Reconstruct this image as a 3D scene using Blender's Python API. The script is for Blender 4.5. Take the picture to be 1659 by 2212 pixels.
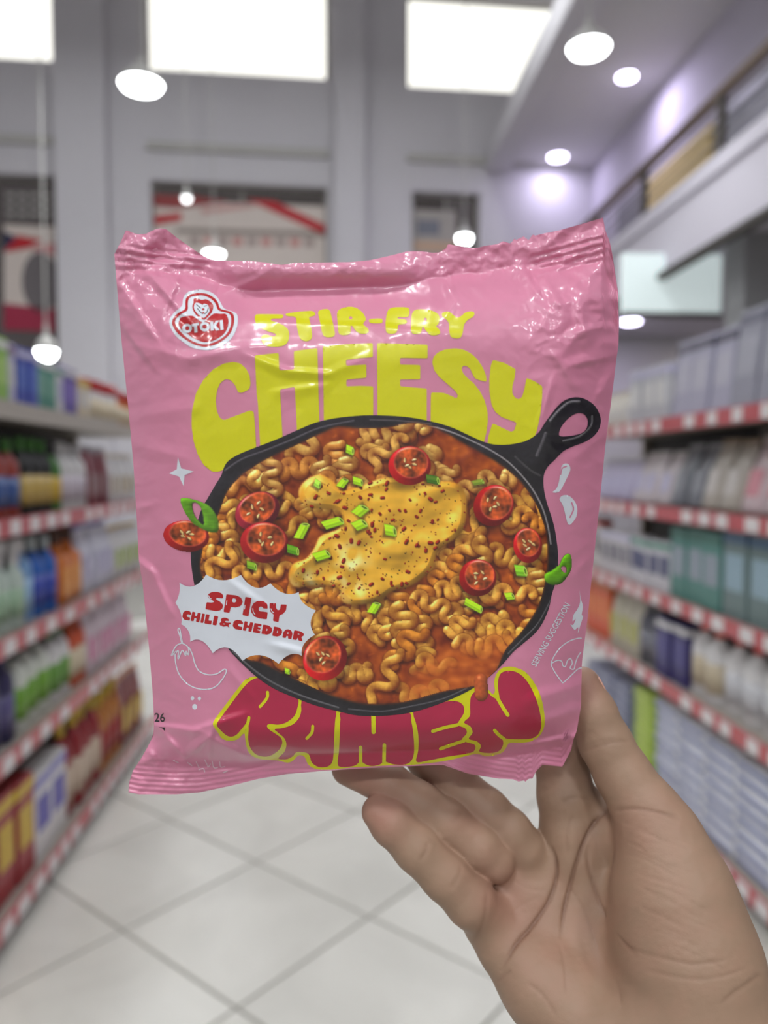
import bpy, math, random
import numpy as np
from mathutils import Vector, Matrix
from mathutils.geometry import delaunay_2d_cdt

for _o in list(bpy.data.objects):
    bpy.data.objects.remove(_o, do_unlink=True)
scene = bpy.context.scene
COL = scene.collection

# ------------------------------------------------------------------ camera
W, H, F = 1659, 2212, 1662.0
CX, CY = W / 2, H / 2
YAW = math.atan((CX - 725) / F)
PITCH = math.atan((CY - 1015) / F)
CAM = np.array([0.0, 0.0, 1.45])
FWD = np.array([math.sin(YAW) * math.cos(PITCH), math.cos(YAW) * math.cos(PITCH), -math.sin(PITCH)])
RGT = np.array([math.cos(YAW), -math.sin(YAW), 0.0])
UPV = np.cross(RGT, FWD)
cam_data = bpy.data.cameras.new('camera')
cam = bpy.data.objects.new('camera', cam_data)
COL.objects.link(cam)
cam.matrix_world = Matrix(((RGT[0], UPV[0], -FWD[0], CAM[0]), (RGT[1], UPV[1], -FWD[1], CAM[1]),
                           (RGT[2], UPV[2], -FWD[2], CAM[2]), (0, 0, 0, 1)))
cam_data.sensor_fit = 'VERTICAL'
cam_data.sensor_height = 34.6
cam_data.lens = 34.6 * F / H
cam_data.clip_start = 0.02
cam_data.clip_end = 100
cam_data.dof.use_dof = True
cam_data.dof.focus_distance = 0.236
cam_data.dof.aperture_fstop = 7.4
scene.camera = cam

# ------------------------------------------------------------------ light and exposure
scene.view_settings.view_transform = 'Standard'
scene.view_settings.look = 'None'
scene.view_settings.gamma = 1.0
scene.view_settings.exposure = 0.0
scene.view_settings.use_curve_mapping = False
world = bpy.data.worlds.new('overcast_sky')
scene.world = world
world.use_nodes = True
_bg = world.node_tree.nodes['Background']
_bg.inputs[0].default_value = (1.0, 0.985, 0.965, 1)
_bg.inputs[1].default_value = 1.6

scene.cycles.use_adaptive_sampling = True
scene.cycles.adaptive_threshold = 0.03
scene.cycles.max_bounces = 8
scene.cycles.diffuse_bounces = 3
scene.cycles.glossy_bounces = 3
scene.cycles.transmission_bounces = 3
scene.cycles.caustics_reflective = False
scene.cycles.caustics_refractive = False

# ------------------------------------------------------------------ helpers
def ray(px, py):
    return FWD + RGT * (px - CX) / F - UPV * (py - CY) / F

def on_x(px, py, X):
    d = ray(px, py)
    return CAM + d * (X - CAM[0]) / d[0]

def on_z(px, py, Z):
    d = ray(px, py)
    return CAM + d * (Z - CAM[2]) / d[2]

def on_y(px, py, Y):
    d = ray(px, py)
    return CAM + d * (Y - CAM[1]) / d[1]

def lin(c):
    return tuple((v / 255 / 12.92) if v / 255 <= 0.04045 else ((v / 255 + 0.055) / 1.055) ** 2.4 for v in c)

def link(o, parent=None):
    COL.objects.link(o)
    if parent is not None:
        o.parent = parent
    return o

def mesh_obj(name, verts, faces, material, parent=None, smooth=False):
    me = bpy.data.meshes.new(name)
    me.from_pydata([tuple(map(float, v)) for v in verts], [], faces)
    if smooth:
        me.polygons.foreach_set('use_smooth', [True] * len(me.polygons))
    if material is not None:
        me.materials.append(material)
    me.update()
    o = bpy.data.objects.new(name, me)
    return link(o, parent)

def share(name, o, parent=None, loc=None, rot=None):
    c = bpy.data.objects.new(name, o.data)
    link(c, parent)
    if loc is not None:
        c.location = loc
    if rot is not None:
        c.rotation_euler = rot
    return c

def empty(name, loc=(0, 0, 0), rz=0.0):
    o = bpy.data.objects.new(name, None)
    o.empty_display_size = 0.05
    o.location = loc
    o.rotation_euler = (0, 0, rz)
    return link(o)

def tag(o, label=None, cat=None, group=None, kind=None):
    if label:
        o['label'] = label
    if cat:
        o['category'] = cat
    if group:
        o['group'] = group
    if kind:
        o['kind'] = kind
    return o

class MB:
    """collects simple solids into one mesh"""
    def __init__(self):
        self.v, self.f = [], []

    def add(self, v, f):
        n = len(self.v)
        self.v += [tuple(p) for p in v]
        self.f += [tuple(i + n for i in q) for q in f]
        return self

    def box(self, x0, x1, y0, y1, z0, z1, bev=0.0):
        if bev <= 0:
            v = [(x, y, z) for z in (z0, z1) for y in (y0, y1) for x in (x0, x1)]
            f = [(0, 2, 3, 1), (4, 5, 7, 6), (0, 1, 5, 4), (2, 6, 7, 3), (0, 4, 6, 2), (1, 3, 7, 5)]
            return self.add(v, f)
        b = bev
        ring = [(x0 + b, y0), (x1 - b, y0), (x1, y0 + b), (x1, y1 - b), (x1 - b, y1), (x0 + b, y1), (x0, y1 - b), (x0, y0 + b)]
        ins = [(x0 + b, y0 + b), (x1 - b, y0 + b), (x1 - b, y0 + b), (x1 - b, y1 - b), (x1 - b, y1 - b), (x0 + b, y1 - b), (x0 + b, y1 - b), (x0 + b, y0 + b)]
        v = [(x, y, z0) for x, y in ins] + [(x, y, z0 + b) for x, y in ring] + [(x, y, z1 - b) for x, y in ring] + [(x, y, z1) for x, y in ins]
        f = [tuple(range(7, -1, -1)), tuple(range(24, 32))]
        for k in range(3):
            for i in range(8):
                j = (i + 1) % 8
                f.append((k * 8 + i, k * 8 + j, k * 8 + 8 + j, k * 8 + 8 + i))
        return self.add(v, f)

    def lathe(self, prof, n=14, cx=0.0, cy=0.0, sx=1.0, sy=1.0):
        v, f = [], []
        for r, z in prof:
            for i in range(n):
                a = 2 * math.pi * i / n
                v.append((cx + sx * r * math.cos(a), cy + sy * r * math.sin(a), z))
        for k in range(len(prof) - 1):
            for i in range(n):
                j = (i + 1) % n
                f.append((k * n + i, k * n + j, k * n + n + j, k * n + n + i))
        f.append(tuple(range(n - 1, -1, -1)))
        m = (len(prof) - 1) * n
        f.append(tuple(range(m, m + n)))
        return self.add(v, f)

    def tube(self, pts, r, n=8):
        pts = [Vector(p) for p in pts]
        v, f = [], []
        for i, p in enumerate(pts):
            t = (pts[min(i + 1, len(pts) - 1)] - pts[max(i - 1, 0)]).normalized()
            a = t.orthogonal().normalized() if i == 0 else (a - t * a.dot(t)).normalized()
            b = t.cross(a)
            for k in range(n):
                g = 2 * math.pi * k / n
                v.append(p + (a * math.cos(g) + b * math.sin(g)) * r)
        for i in range(len(pts) - 1):
            for k in range(n):
                j = (k + 1) % n
                f.append((i * n + k, i * n + j, i * n + n + j, i * n + n + k))
        f.append(tuple(range(n - 1, -1, -1)))
        m = (len(pts) - 1) * n
        f.append(tuple(range(m, m + n)))
        return self.add(v, f)

    def build(self, name, material, parent=None, smooth=False):
        return mesh_obj(name, self.v, self.f, material, parent, smooth)

_mats = {}

def mat(name, rgb, rough=0.5, metal=0.0, coat=0.0, var=0.06, scale=8.0, bump=0.0, spec=0.5, emit=None, strength=0.0):
    """principled material, colour modulated by procedural noise"""
    key = (name, rgb, rough, metal, coat, var, scale, bump, emit, strength)
    if key in _mats:
        return _mats[key]
    m = bpy.data.materials.new(name)
    m.use_nodes = True
    nt = m.node_tree
    b = nt.nodes['Principled BSDF']
    c = lin(rgb)
    b.inputs['Roughness'].default_value = rough
    b.inputs['Metallic'].default_value = metal
    b.inputs['Coat Weight'].default_value = coat
    b.inputs['Specular IOR Level'].default_value = spec
    tc = nt.nodes.new('ShaderNodeTexCoord')
    no = nt.nodes.new('ShaderNodeTexNoise')
    no.inputs['Scale'].default_value = scale
    no.inputs['Detail'].default_value = 3
    nt.links.new(tc.outputs['Object'], no.inputs['Vector'])
    mx = nt.nodes.new('ShaderNodeMix')
    mx.data_type = 'RGBA'
    mx.inputs[6].default_value = tuple(max(0, v * (1 - var)) for v in c) + (1,)
    mx.inputs[7].default_value = tuple(min(1, v * (1 + var)) for v in c) + (1,)
    nt.links.new(no.outputs['Fac'], mx.inputs[0])
    nt.links.new(mx.outputs[2], b.inputs['Base Color'])
    if bump:
        bp = nt.nodes.new('ShaderNodeBump')
        bp.inputs['Strength'].default_value = bump
        bp.inputs['Distance'].default_value = 0.002
        nt.links.new(no.outputs['Fac'], bp.inputs['Height'])
        nt.links.new(bp.outputs['Normal'], b.inputs['Normal'])
    if emit:
        b.inputs['Emission Color'].default_value = lin(emit) + (1,)
        b.inputs['Emission Strength'].default_value = strength
    if emit:
        m.cycles.emission_sampling = 'NONE'
    _mats[key] = m
    return m

def glass_mat(name, tint=(235, 240, 240), gloss=0.08):
    m = bpy.data.materials.new(name)
    m.use_nodes = True
    nt = m.node_tree
    nt.nodes.clear()
    out = nt.nodes.new('ShaderNodeOutputMaterial')
    mix = nt.nodes.new('ShaderNodeMixShader')
    mix.inputs[0].default_value = gloss
    tr = nt.nodes.new('ShaderNodeBsdfTransparent')
    no = nt.nodes.new('ShaderNodeTexNoise')
    no.inputs['Scale'].default_value = 2.0
    mx = nt.nodes.new('ShaderNodeMix')
    mx.data_type = 'RGBA'
    c = lin(tint)
    mx.inputs[6].default_value = tuple(v * 0.97 for v in c) + (1,)
    mx.inputs[7].default_value = c + (1,)
    nt.links.new(no.outputs['Fac'], mx.inputs[0])
    nt.links.new(mx.outputs[2], tr.inputs['Color'])
    gl = nt.nodes.new('ShaderNodeBsdfGlossy')
    gl.inputs['Roughness'].default_value = 0.03
    nt.links.new(tr.outputs[0], mix.inputs[1])
    nt.links.new(gl.outputs[0], mix.inputs[2])
    nt.links.new(mix.outputs[0], out.inputs['Surface'])
    return m
# ================================================================== the setting
M_WALL = mat('white_plaster', (210, 207, 212), 0.85, var=0.03, scale=1.5, bump=0.1)
M_WALL2 = mat('lilac_white_plaster', (202, 197, 208), 0.8, var=0.03, scale=1.5)
M_CEIL = mat('ceiling_paint', (214, 212, 212), 0.9, var=0.02, scale=1.0)
M_TRIM = mat('grey_white_trim', (190, 188, 184), 0.7, var=0.03, scale=2)
M_METAL = mat('brushed_grey_metal', (120, 116, 112), 0.4, metal=0.7, var=0.05)
M_DARK = mat('dark_grey_paint', (70, 66, 62), 0.6)

# floor with single diagonal tiles
floor = MB().box(-8.0, 10.1, -6.0, 13.2, -0.06, -0.006).build('floor', mat('grout', (150, 147, 140), 0.8, scale=30))
tag(floor, 'pale glossy tiled floor of the aisle', kind='structure')

def tile_material():
    m = bpy.data.materials.new('polished_porcelain')
    m.use_nodes = True
    nt = m.node_tree
    b = nt.nodes['Principled BSDF']
    b.inputs['Roughness'].default_value = 0.28
    b.inputs['Specular IOR Level'].default_value = 0.5
    tc = nt.nodes.new('ShaderNodeTexCoord')
    oi = nt.nodes.new('ShaderNodeObjectInfo')
    ad = nt.nodes.new('ShaderNodeVectorMath')
    ad.operation = 'ADD'
    sc = nt.nodes.new('ShaderNodeVectorMath')
    sc.operation = 'SCALE'
    sc.inputs['Scale'].default_value = 1.0
    nt.links.new(oi.outputs['Location'], sc.inputs[0])
    nt.links.new(tc.outputs['Object'], ad.inputs[0])
    nt.links.new(sc.outputs[0], ad.inputs[1])
    no = nt.nodes.new('ShaderNodeTexNoise')
    no.inputs['Scale'].default_value = 2.2
    no.inputs['Detail'].default_value = 4
    no.inputs['Distortion'].default_value = 1.2
    nt.links.new(ad.outputs[0], no.inputs['Vector'])
    cr = nt.nodes.new('ShaderNodeValToRGB')
    cr.color_ramp.elements[0].position = 0.3
    cr.color_ramp.elements[0].color = lin((194, 191, 184)) + (1,)
    cr.color_ramp.elements[1].position = 0.75
    cr.color_ramp.elements[1].color = lin((212, 209, 202)) + (1,)
    nt.links.new(no.outputs['Fac'], cr.inputs[0])
    nt.links.new(cr.outputs[0], b.inputs['Base Color'])
    return m
M_TILE = tile_material()
_t0 = None
_tp = 0.5505
_ta = math.radians(46.95)
_e1 = np.array([math.cos(_ta), math.sin(_ta)])
_e2 = np.array([-math.sin(_ta), math.cos(_ta)])
_org = np.array([-0.298, 2.799])
_hs = _tp / 2 - 0.005
for i in range(-9, 16):
    for j in range(-14, 13):
        c = _org + _e1 * (i + 0.5) * _tp + _e2 * (j + 0.5) * _tp
        if not (0.6 < c[1] < 10.5 and -2.0 < c[0] < 2.4):
            continue
        if _t0 is None:
            _t0 = MB().box(-_hs, _hs, -_hs, _hs, -0.008, 0.0, 0.0015).build('tile', M_TILE, floor)
            _t0.location = (c[0], c[1], 0)
            _t0.rotation_euler = (0, 0, _ta)
        else:
            share('tile', _t0, floor, (c[0], c[1], 0), (0, 0, _ta))

# back wall, in a frame of its own: s along the wall, z up, d towards the aisle
_wt = math.radians(3.0)
WE = np.array([math.cos(_wt), math.sin(_wt), 0])
WN = np.array([math.sin(_wt), -math.cos(_wt), 0])
WO = np.array([0, 12.0, 0])

def wall_sz(px, py, d=0.0):
    r_ = ray(px, py)
    t = np.dot(WO + WN * d - CAM, WN) / np.dot(r_, WN)
    p = CAM + r_ * t
    return float(np.dot(p - WO, WE)), float(p[2])

def wall_s(px, py=400, d=0.0):
    return wall_sz(px, py, d)[0]

def wall_z(px, py, d=0.0):
    return wall_sz(px, py, d)[1]

def wbox(mb, s0, s1, z0, z1, d0, d1):
    n = len(mb.v)
    mb.box(s0, s1, d0, d1, z0, z1)
    for i in range(n, len(mb.v)):
        s, d, z = mb.v[i]
        mb.v[i] = tuple(WO + WE * s + WN * d + np.array([0, 0, z]))
    return mb

Z_TOP = 8.74
UP = [(wall_s(127, 133) - 2.75, wall_s(127, 133), wall_z(127, 133)), (wall_s(312, 148), wall_s(712, 173), wall_z(512, 160)),
      (wall_s(877, 185), wall_s(877, 185) + 2.75, wall_z(980, 193))]
LOW = [(wall_s(5) - 1.9, wall_s(119)), (wall_s(325), wall_s(707)), (wall_s(890), wall_s(1037))]
Z_LH = wall_z(500, 395)
Z_LL = 2.1
openings = [(a, b, z, Z_TOP) for a, b, z in UP] + [(a, b, Z_LL, Z_LH) for a, b in LOW]
ss = sorted({-8.0, 10.0} | {v for o in openings for v in o[:2]})
zs = sorted({0.0, 9.8} | {v for o in openings for v in o[2:]})
mb = MB()
for a, b in zip(ss[:-1], ss[1:]):
    for c, d in zip(zs[:-1], zs[1:]):
        if not any(o[0] < (a + b) / 2 < o[1] and o[2] < (c + d) / 2 < o[3] for o in openings):
            wbox(mb, a, b, c, d, -0.25, 0)
wall_back = mb.build('wall_back', M_WALL)
tag(wall_back, 'tall white plastered end wall with high windows', kind='structure')
# pilasters, window aprons and ledges that stand proud of the wall
for s0, s1 in ((wall_s(128), wall_s(236)), (wall_s(722), wall_s(786))):
    wbox(MB(), s0, s1, 0, 9.8, 0, 0.2).build('pilaster', M_WALL, wall_back)
for (a, b, z), (la, lb) in zip(UP, LOW):
    zz = wall_z(500, 322) - (0.02 if a < 0 else 0.02)
    wbox(MB(), a + 0.02, b - 0.02, zz - 0.05, zz + 0.06, 0, 0.07).build('ledge', M_TRIM, wall_back)

M_FRAME = mat('window_frame_paint', (150, 146, 140), 0.5)
M_PANE = glass_mat('window_glass', (255, 255, 252), 0.04)
M_PANE2 = glass_mat('tinted_window_glass', (120, 116, 116), 0.15)
k = 0
for a, b, z in UP:
    k += 1
    m = MB()
    for q in ((a, a + 0.05, z, Z_TOP), (b - 0.05, b, z, Z_TOP), (a, b, z, z + 0.05), (a, b, Z_TOP - 0.05, Z_TOP)):
        wbox(m, *q, -0.2, -0.13)
    w = m.build('window_%d' % k, M_FRAME)
    tag(w, 'bright high window in the end wall', kind='structure')
    wbox(MB(), a + 0.05, b - 0.05, z + 0.05, Z_TOP - 0.05, -0.17, -0.16).build('pane', M_PANE, w)
for a, b in LOW:
    k += 1
    m = MB()
    mid = (a + b) / 2 + 0.02
    for q in ((a, a + 0.05, Z_LL, Z_LH), (b - 0.05, b, Z_LL, Z_LH), (a, b, Z_LL, Z_LL + 0.05), (a, b, Z_LH - 0.06, Z_LH), (mid - 0.02, mid + 0.02, Z_LL, Z_LH)):
        wbox(m, *q, -0.2, -0.12)
    w = m.build('window_%d' % k, M_FRAME)
    tag(w, 'dark framed lower window with posters', kind='structure')
    wbox(MB(), a + 0.05, mid - 0.02, Z_LL + 0.05, Z_LH - 0.06, -0.17, -0.16).build('pane', M_PANE2, w)
    wbox(MB(), mid + 0.02, b - 0.05, Z_LL + 0.05, Z_LH - 0.06, -0.17, -0.16).build('pane', M_PANE2, w)

def wall_poly(name, pts, material, parent, d, th=0.004):
    """flat sheet on the back wall from wall (s, z) corners"""
    n = len(pts)
    v = [WO + WE * s + WN * d + np.array([0, 0, z]) for s, z in pts] + [WO + WE * s + WN * (d - th) + np.array([0, 0, z]) for s, z in pts]
    f = [tuple(range(n)), tuple(range(2 * n - 1, n - 1, -1))] + [(i, n + i, n + (i + 1) % n, (i + 1) % n) for i in range(n)]
    return mesh_obj(name, v, f, material, parent)

def pxw(pts, d=-0.1):
    return [wall_sz(x, y, d) for x, y in pts]
M_PAPER = mat('poster_paper', (216, 204, 196), 0.6, var=0.03)
M_RED = mat('poster_red', (190, 28, 40), 0.6)
M_NAVY = mat('poster_navy', (40, 44, 78), 0.6)
M_GREY = mat('poster_grey', (112, 106, 108), 0.6, scale=40, var=0.25)
# poster in the middle window
p = wall_poly('poster', pxw([(334, 432), (702, 446), (702, 780), (334, 780)]), M_PAPER, None, -0.10)
tag(p, 'wide cream poster with red diagonal bands in the middle lower window', 'poster')
wall_poly('red_band', pxw([(334, 466), (392, 460), (392, 476), (334, 486)], -0.095), M_RED, p, -0.095)
wall_poly('red_band', pxw([(330, 420), (420, 424), (500, 436), (380, 450), (334, 446)], -0.095), mat('poster_brick', (150, 60, 60), 0.6), p, -0.095)
wall_poly('red_band', pxw([(532, 430), (592, 434), (702, 486), (702, 508)], -0.095), M_RED, p, -0.095)
wall_poly('red_band', pxw([(430, 450), (532, 440), (560, 446), (440, 462)], -0.095), mat('poster_blush', (206, 160, 155), 0.6), p, -0.095)
wall_poly('shaded_band', pxw([(380, 492), (702, 500), (702, 512), (380, 504)], -0.095), mat('poster_taupe', (150, 138, 130), 0.6), p, -0.095)
for i in range(9):
    x = 410 + i * 31
    wall_poly('text_mark', pxw([(x, 512 + i * .5), (x + 20, 512 + i * .5), (x + 20, 528 + i * .5), (x, 528 + i * .5)], -0.094), mat('poster_rose', (196, 128, 122), 0.6) if i % 2 else mat('poster_stone', (160, 140, 135), 0.6), p, -0.094)
# poster in the left window
p = wall_poly('poster', pxw([(8, 484), (118, 490), (118, 716), (8, 712)]), M_PAPER, None, -0.10)
tag(p, 'narrow cream poster with navy and red flag corner in the leftmost window', 'poster')
wall_poly('red_band', pxw([(8, 545), (34, 508), (92, 518), (60, 536)], -0.095), M_RED, p, -0.095)
wall_poly('navy_band', pxw([(8, 498), (36, 514), (8, 540)], -0.094), M_NAVY, p, -0.094)
wall_poly('pink_band', pxw([(60, 536), (118, 524), (118, 552)], -0.095), mat('poster_blush', (206, 140, 140), 0.6), p, -0.095)
wall_poly('basket_picture', [(wall_s(88, 605, -.095) + 0.27 * math.cos(t), wall_z(88, 610, -.095) + 0.45 * math.sin(t)) for t in np.linspace(0, 2 * math.pi, 20)[:-1]], M_GREY, p, -0.095)
wall_poly('red_foot', pxw([(8, 655), (118, 668), (118, 716), (8, 712)], -0.095), mat('poster_crimson', (160, 40, 70), 0.6), p, -0.095)
p = wall_poly('notice_board', pxw([(8, 405), (118, 408), (118, 482), (8, 478)]), mat('notice_grey', (104, 98, 98), 0.6), None, -0.10)
tag(p, 'dark grey notice with pale lettering above the flag-corner poster', 'notice')
for i in range(3):
    for j in range(4):
        x, y = 14 + j * 26, 418 + i * 20
        wall_poly('text_mark', pxw([(x, y), (x + 16, y), (x + 16, y + 8), (x, y + 8)], -0.094), mat('notice_pale', (176, 172, 168), 0.6), p, -0.094)
p = wall_poly('poster', pxw([(893, 452), (985, 456), (985, 570), (893, 570)]), mat('poster_greige', (170, 164, 158), 0.6), None, -0.10)
tag(p, 'small grey and beige notice in the window beside the purple wall', 'poster')
wall_poly('picture_block', pxw([(900, 474), (950, 476), (950, 508), (900, 508)], -0.095), mat('slate_print', (120, 122, 132), 0.6), p, -0.095)
wall_poly('beige_band', pxw([(893, 520), (985, 524), (985, 545), (893, 540)], -0.095), mat('peach_print', (196, 165, 140), 0.6), p, -0.095)

# ceiling, beam and mezzanine on the right
ceil = MB().box(-8.0, 4.3, -6.0, 12.7, 9.8, 10.0).box(2.7, 4.3, -6.0, 12.7, 6.22, 6.4).build('ceiling', M_CEIL)
tag(ceil, 'white ceiling of the hall', kind='structure')
beam = MB().box(2.345, 2.7, -6.0, 12.1, 6.07, 6.42).build('trim_1', M_WALL)
tag(beam, 'long white ceiling beam', kind='structure')
wf = MB().box(-8.2, 10.0, -6.2, -6.0, 0, 10.0).build('wall_front', M_WALL)
tag(wf, 'white wall behind the camera', kind='structure')
wl = MB().box(-8.2, -8.0, -6.0, 12.2, 0, 10.0).build('wall_left', M_WALL)
tag(wl, 'white side wall of the hall', kind='structure')
XF, XB = 3.36, 4.06
wr = MB().box(XB, XB + 0.2, -6.0, 12.6, 4.1, 6.3).box(9.8, 10.0, -6.0, 12.8, 0, 3.6).box(4.3, 4.5, -6.0, 12.7, 6.2, 9.95).build('wall_right', M_WALL2)
tag(wr, 'white side wall behind the mezzanine', kind='structure')
mz = MB().box(XF, 9.9, -6.0, 12.15, 3.6, 4.1).box(XF - 0.08, XF, -6.0, 12.1, 3.4, 4.1).box(XF - 0.12, XF - 0.08, -6.0, 12.1, 3.98, 4.13).build('trim_2', M_WALL2)
tag(mz, 'white mezzanine slab edge', kind='structure')
MB().box(XF - 0.16, XF - 0.07, -6.0, 12.1, 3.34, 3.4).build('edge_bead', M_DARK, mz)
rail = empty('mezzanine_railing', (XF, 1.5, 4.1))
tag(rail, 'grey metal railing with thin horizontal bars along the mezzanine', 'railing')
def rbox(name, x0, x1, y0, y1, z0, z1, m):
    b_ = MB().box(x0 - XF, x1 - XF, y0 - 1.5, y1 - 1.5, z0 - 4.1, z1 - 4.1)
    return b_.build(name, m, rail)
rbox('handrail', XF - .04, XF + .04, 1.5, 12.0, 4.68, 4.75, mat('taupe_handrail', (120, 104, 92), 0.5))
for y in [on_x(x, 400, XF)[1] for x in (1556, 1392, 1290, 1218)]:
    rbox('post', XF - .03, XF + .03, y - 0.035, y + 0.035, 4.1, 4.68, M_METAL)
for zb in (4.22, 4.34, 4.46, 4.58):
    rbox('bar', XF - .01, XF + .01, 1.5, 12.0, zb - 0.008, zb + 0.008, M_METAL)
# yellow roller shutter and grey panels on the mezzanine wall
def side_panel(name, x0, x1, z0, z1, m, label, slats=0, X=XB):
    ya, yb = on_x(x0, 400, X)[1], on_x(x1, 400, X)[1]
    o = MB().box(X - 0.034, X - 0.004, min(ya, yb), max(ya, yb), z0, z1).build(name, m)
    tag(o, label, name.replace('_', ' ').split()[-1])
    for i in range(slats):
        zz = z0 + (i + 0.5) * (z1 - z0) / slats
        MB().box(X - 0.054, X - 0.034, min(ya, yb), max(ya, yb), zz - 0.42 * (z1 - z0) / slats, zz + 0.36 * (z1 - z0) / slats).build('slat', m, o)
    return o
side_panel('roller_shutter', 1392, 1542, 4.14, 5.15, mat('straw_yellow_slat', (236, 214, 146), 0.5), 'straw yellow slatted shutter behind the mezzanine railing', 7)
side_panel('wall_panel', 1340, 1388, 4.14, 5.15, mat('grey_panel', (138, 138, 142), 0.5), 'narrow grey panel next to the straw yellow shutter')
side_panel('wall_panel', 1560, 1700, 4.14, 5.2, mat('pale_grey_panel', (176, 178, 184), 0.4), 'pale grey panel nearest the camera on the mezzanine', 5)
# pale bulkhead under the mezzanine, its brightness an added glow
_x0, _x1 = on_y(1345, 640, 7.6)[0], on_y(1558, 640, 7.6)[0]
o = MB().box(_x0, _x1, 7.6, 7.66, on_y(1450, 676, 7.6)[2], 3.6).build('hanging_panel', mat('added_glow_panel', (214, 226, 226), 0.3, emit=(226, 240, 240), strength=0.5))
tag(o, 'pale bulkhead panel with added glow hanging under the mezzanine next to the grey column', 'panel')
MB().box(_x0, _x1, 7.57, 7.60, on_y(1450, 676, 7.6)[2] - 0.05, on_y(1450, 676, 7.6)[2]).build('bottom_frame', M_DARK, o)
cl = MB().box(3.7, 4.05, 6.85, 7.2, 0, 3.6).build('trim_3', mat('grey_column_paint', (168, 168, 170), 0.7))
tag(cl, 'grey square column under the mezzanine', kind='structure')

# ------------------------------------------------------------------ lamps
def lamp_glow(rgb, s):
    return mat('lamp_glow', (250, 250, 250), 0.4, emit=rgb, strength=s)

def pendant(px, py, dist, rad, label, top=9.8, power=60, rgb=(250, 254, 255), flat=0.3, loc=None, glow=14):
    if loc is None:
        loc = CAM + ray(px, py) / np.linalg.norm(ray(px, py)) * dist
    o = empty('pendant_lamp', tuple(loc))
    tag(o, label, 'lamp', 'hanging and ceiling lamps of the hall')
    MB().lathe([(rad * 0.2, 0.12), (rad * 0.25, 0.16), (rad * 0.12, 0.24)], 16).build('fitting', M_TRIM, o)
    MB().lathe([(rad, 0.0), (rad * 1.04, 0.02), (rad * 0.7, 0.09), (rad * 0.2, 0.13)], 24).build('shade', M_TRIM, o, True)
    MB().lathe([(rad * 0.5, -rad * flat), (rad * 0.85, -rad * flat * 0.6), (rad * 0.97, -0.001)], 24).build('diffuser', lamp_glow(rgb, glow), o, True)
    MB().tube([(0, 0, 0.22), (0, 0, top - loc[2])], 0.008, 6).build('cord', M_TRIM, o)
    ld = bpy.data.lights.new('lamp_light', 'AREA')
    ld.shape = 'DISK'
    ld.size = rad * 2
    ld.energy = power
    ld.color = lin(rgb)
    lo = bpy.data.objects.new('lamp_light', ld)
    link(lo, o)
    lo.location = (0, 0, -rad * flat - 0.01)
    return o
pendant(305, 182, 8.2, 0.19, 'round pendant lamp hanging beside the middle high window', power=45)
pendant(1272, 103, 7.6, 0.17, 'round pendant lamp hanging near the ceiling beam', power=16)
pendant(462, 547, 11.0, 0.13, 'small pendant lamp standing in for a window reflection by the red banded poster', power=10, flat=0.5)  # reflection of a lamp in the window glass, built as a lamp
pendant(1003, 512, 11.0, 0.1, 'small bulb lamp hanging in front of the beige notice', power=8, flat=0.9)
pendant(100, 757, 7.5, 0.09, 'small bulb lamp above the left rack', power=8, flat=0.9, glow=20)
pendant(403, 427, 11.0, 0.06, 'tiny bulb lamp standing in for a window reflection above the red banded poster', power=2, flat=0.9, glow=4)  # another glass reflection, made as a small lamp
for y, z, pw, wy in ((-4.2, 4.6, 72, 'far behind'), (-1.6, 5.0, 44, 'behind'), (1.6, 5.6, 14, 'level with the packet'), (4.4, 5.6, 26, 'over the racks'), (8.0, 7.7, 50, 'by the end wall')):  # unseen rows added to light the hall, the packet and the end wall
    for x, wx in ((-3.8, 'left'), (-1.0, 'middle'), (1.7, 'right')):
        pendant(0, 0, 0, 0.26, 'added unseen pendant lamp of the %s row above the picture, %s' % (wx, wy), loc=np.array([x, y, z]), power=pw)

def downlight(px, py, z, rad, label, rgb=(255, 250, 255), power=20, glow=12):
    p_ = on_z(px, py, z)
    o = empty('ceiling_downlight', tuple(p_))
    tag(o, label, 'lamp', 'hanging and ceiling lamps of the hall')
    MB().lathe([(rad * 0.6, -0.05), (rad, -0.03), (rad, -0.002)], 20).build('diffuser', lamp_glow(rgb, glow), o, True)
    MB().lathe([(rad * 1.25, -0.012), (rad * 1.25, 0.0)], 20).build('trim_ring', M_TRIM, o)
    ld = bpy.data.lights.new('lamp_light', 'AREA')
    ld.shape = 'DISK'
    ld.size = rad * 2
    ld.energy = power
    ld.color = lin(rgb)
    lo = bpy.data.objects.new('lamp_light', ld)
    link(lo, o)
    lo.location = (0, 0, -0.07)
VIO = (228, 220, 255)
downlight(1205, 337, 6.22, 0.13, 'ceiling downlight beyond the beam, further from the camera', VIO, 10)
downlight(1354, 163, 6.22, 0.11, 'ceiling downlight beyond the beam, nearer to the camera', VIO, 20)
downlight(1362, 692, 3.6, 0.14, 'round ceiling light under the mezzanine beside the packet edge', VIO, 15)
downlight(1440, 768, 3.6, 0.12, 'oval looking ceiling light low above the right rack', VIO, 15)
downlight(1652, 700, 3.6, 0.1, 'warm ceiling light at the photo edge under the mezzanine', (255, 246, 224), 15, 3)
# ================================================================== shelving racks
LEV = [0.09, 0.58, 0.93, 1.29, 1.65]
M_SHELF = mat('cream_shelf_steel', (176, 168, 158), 0.45, var=0.03)
M_BACKP = mat('shade_dark_back_panel', (44, 41, 38), 0.6, var=0.05)  # darkened so the colour carries the shade inside the shelves
M_RAIL = mat('red_price_rail', (190, 86, 92), 0.35, coat=0.3, var=0.08)
M_TAGW = mat('white_price_tag', (226, 220, 220), 0.5, var=0.04)
RX = {-1: -1.0, 1: 1.34}
WORD = {-1: 'left', 1: 'right'}
_rng = random.Random(4)

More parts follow.
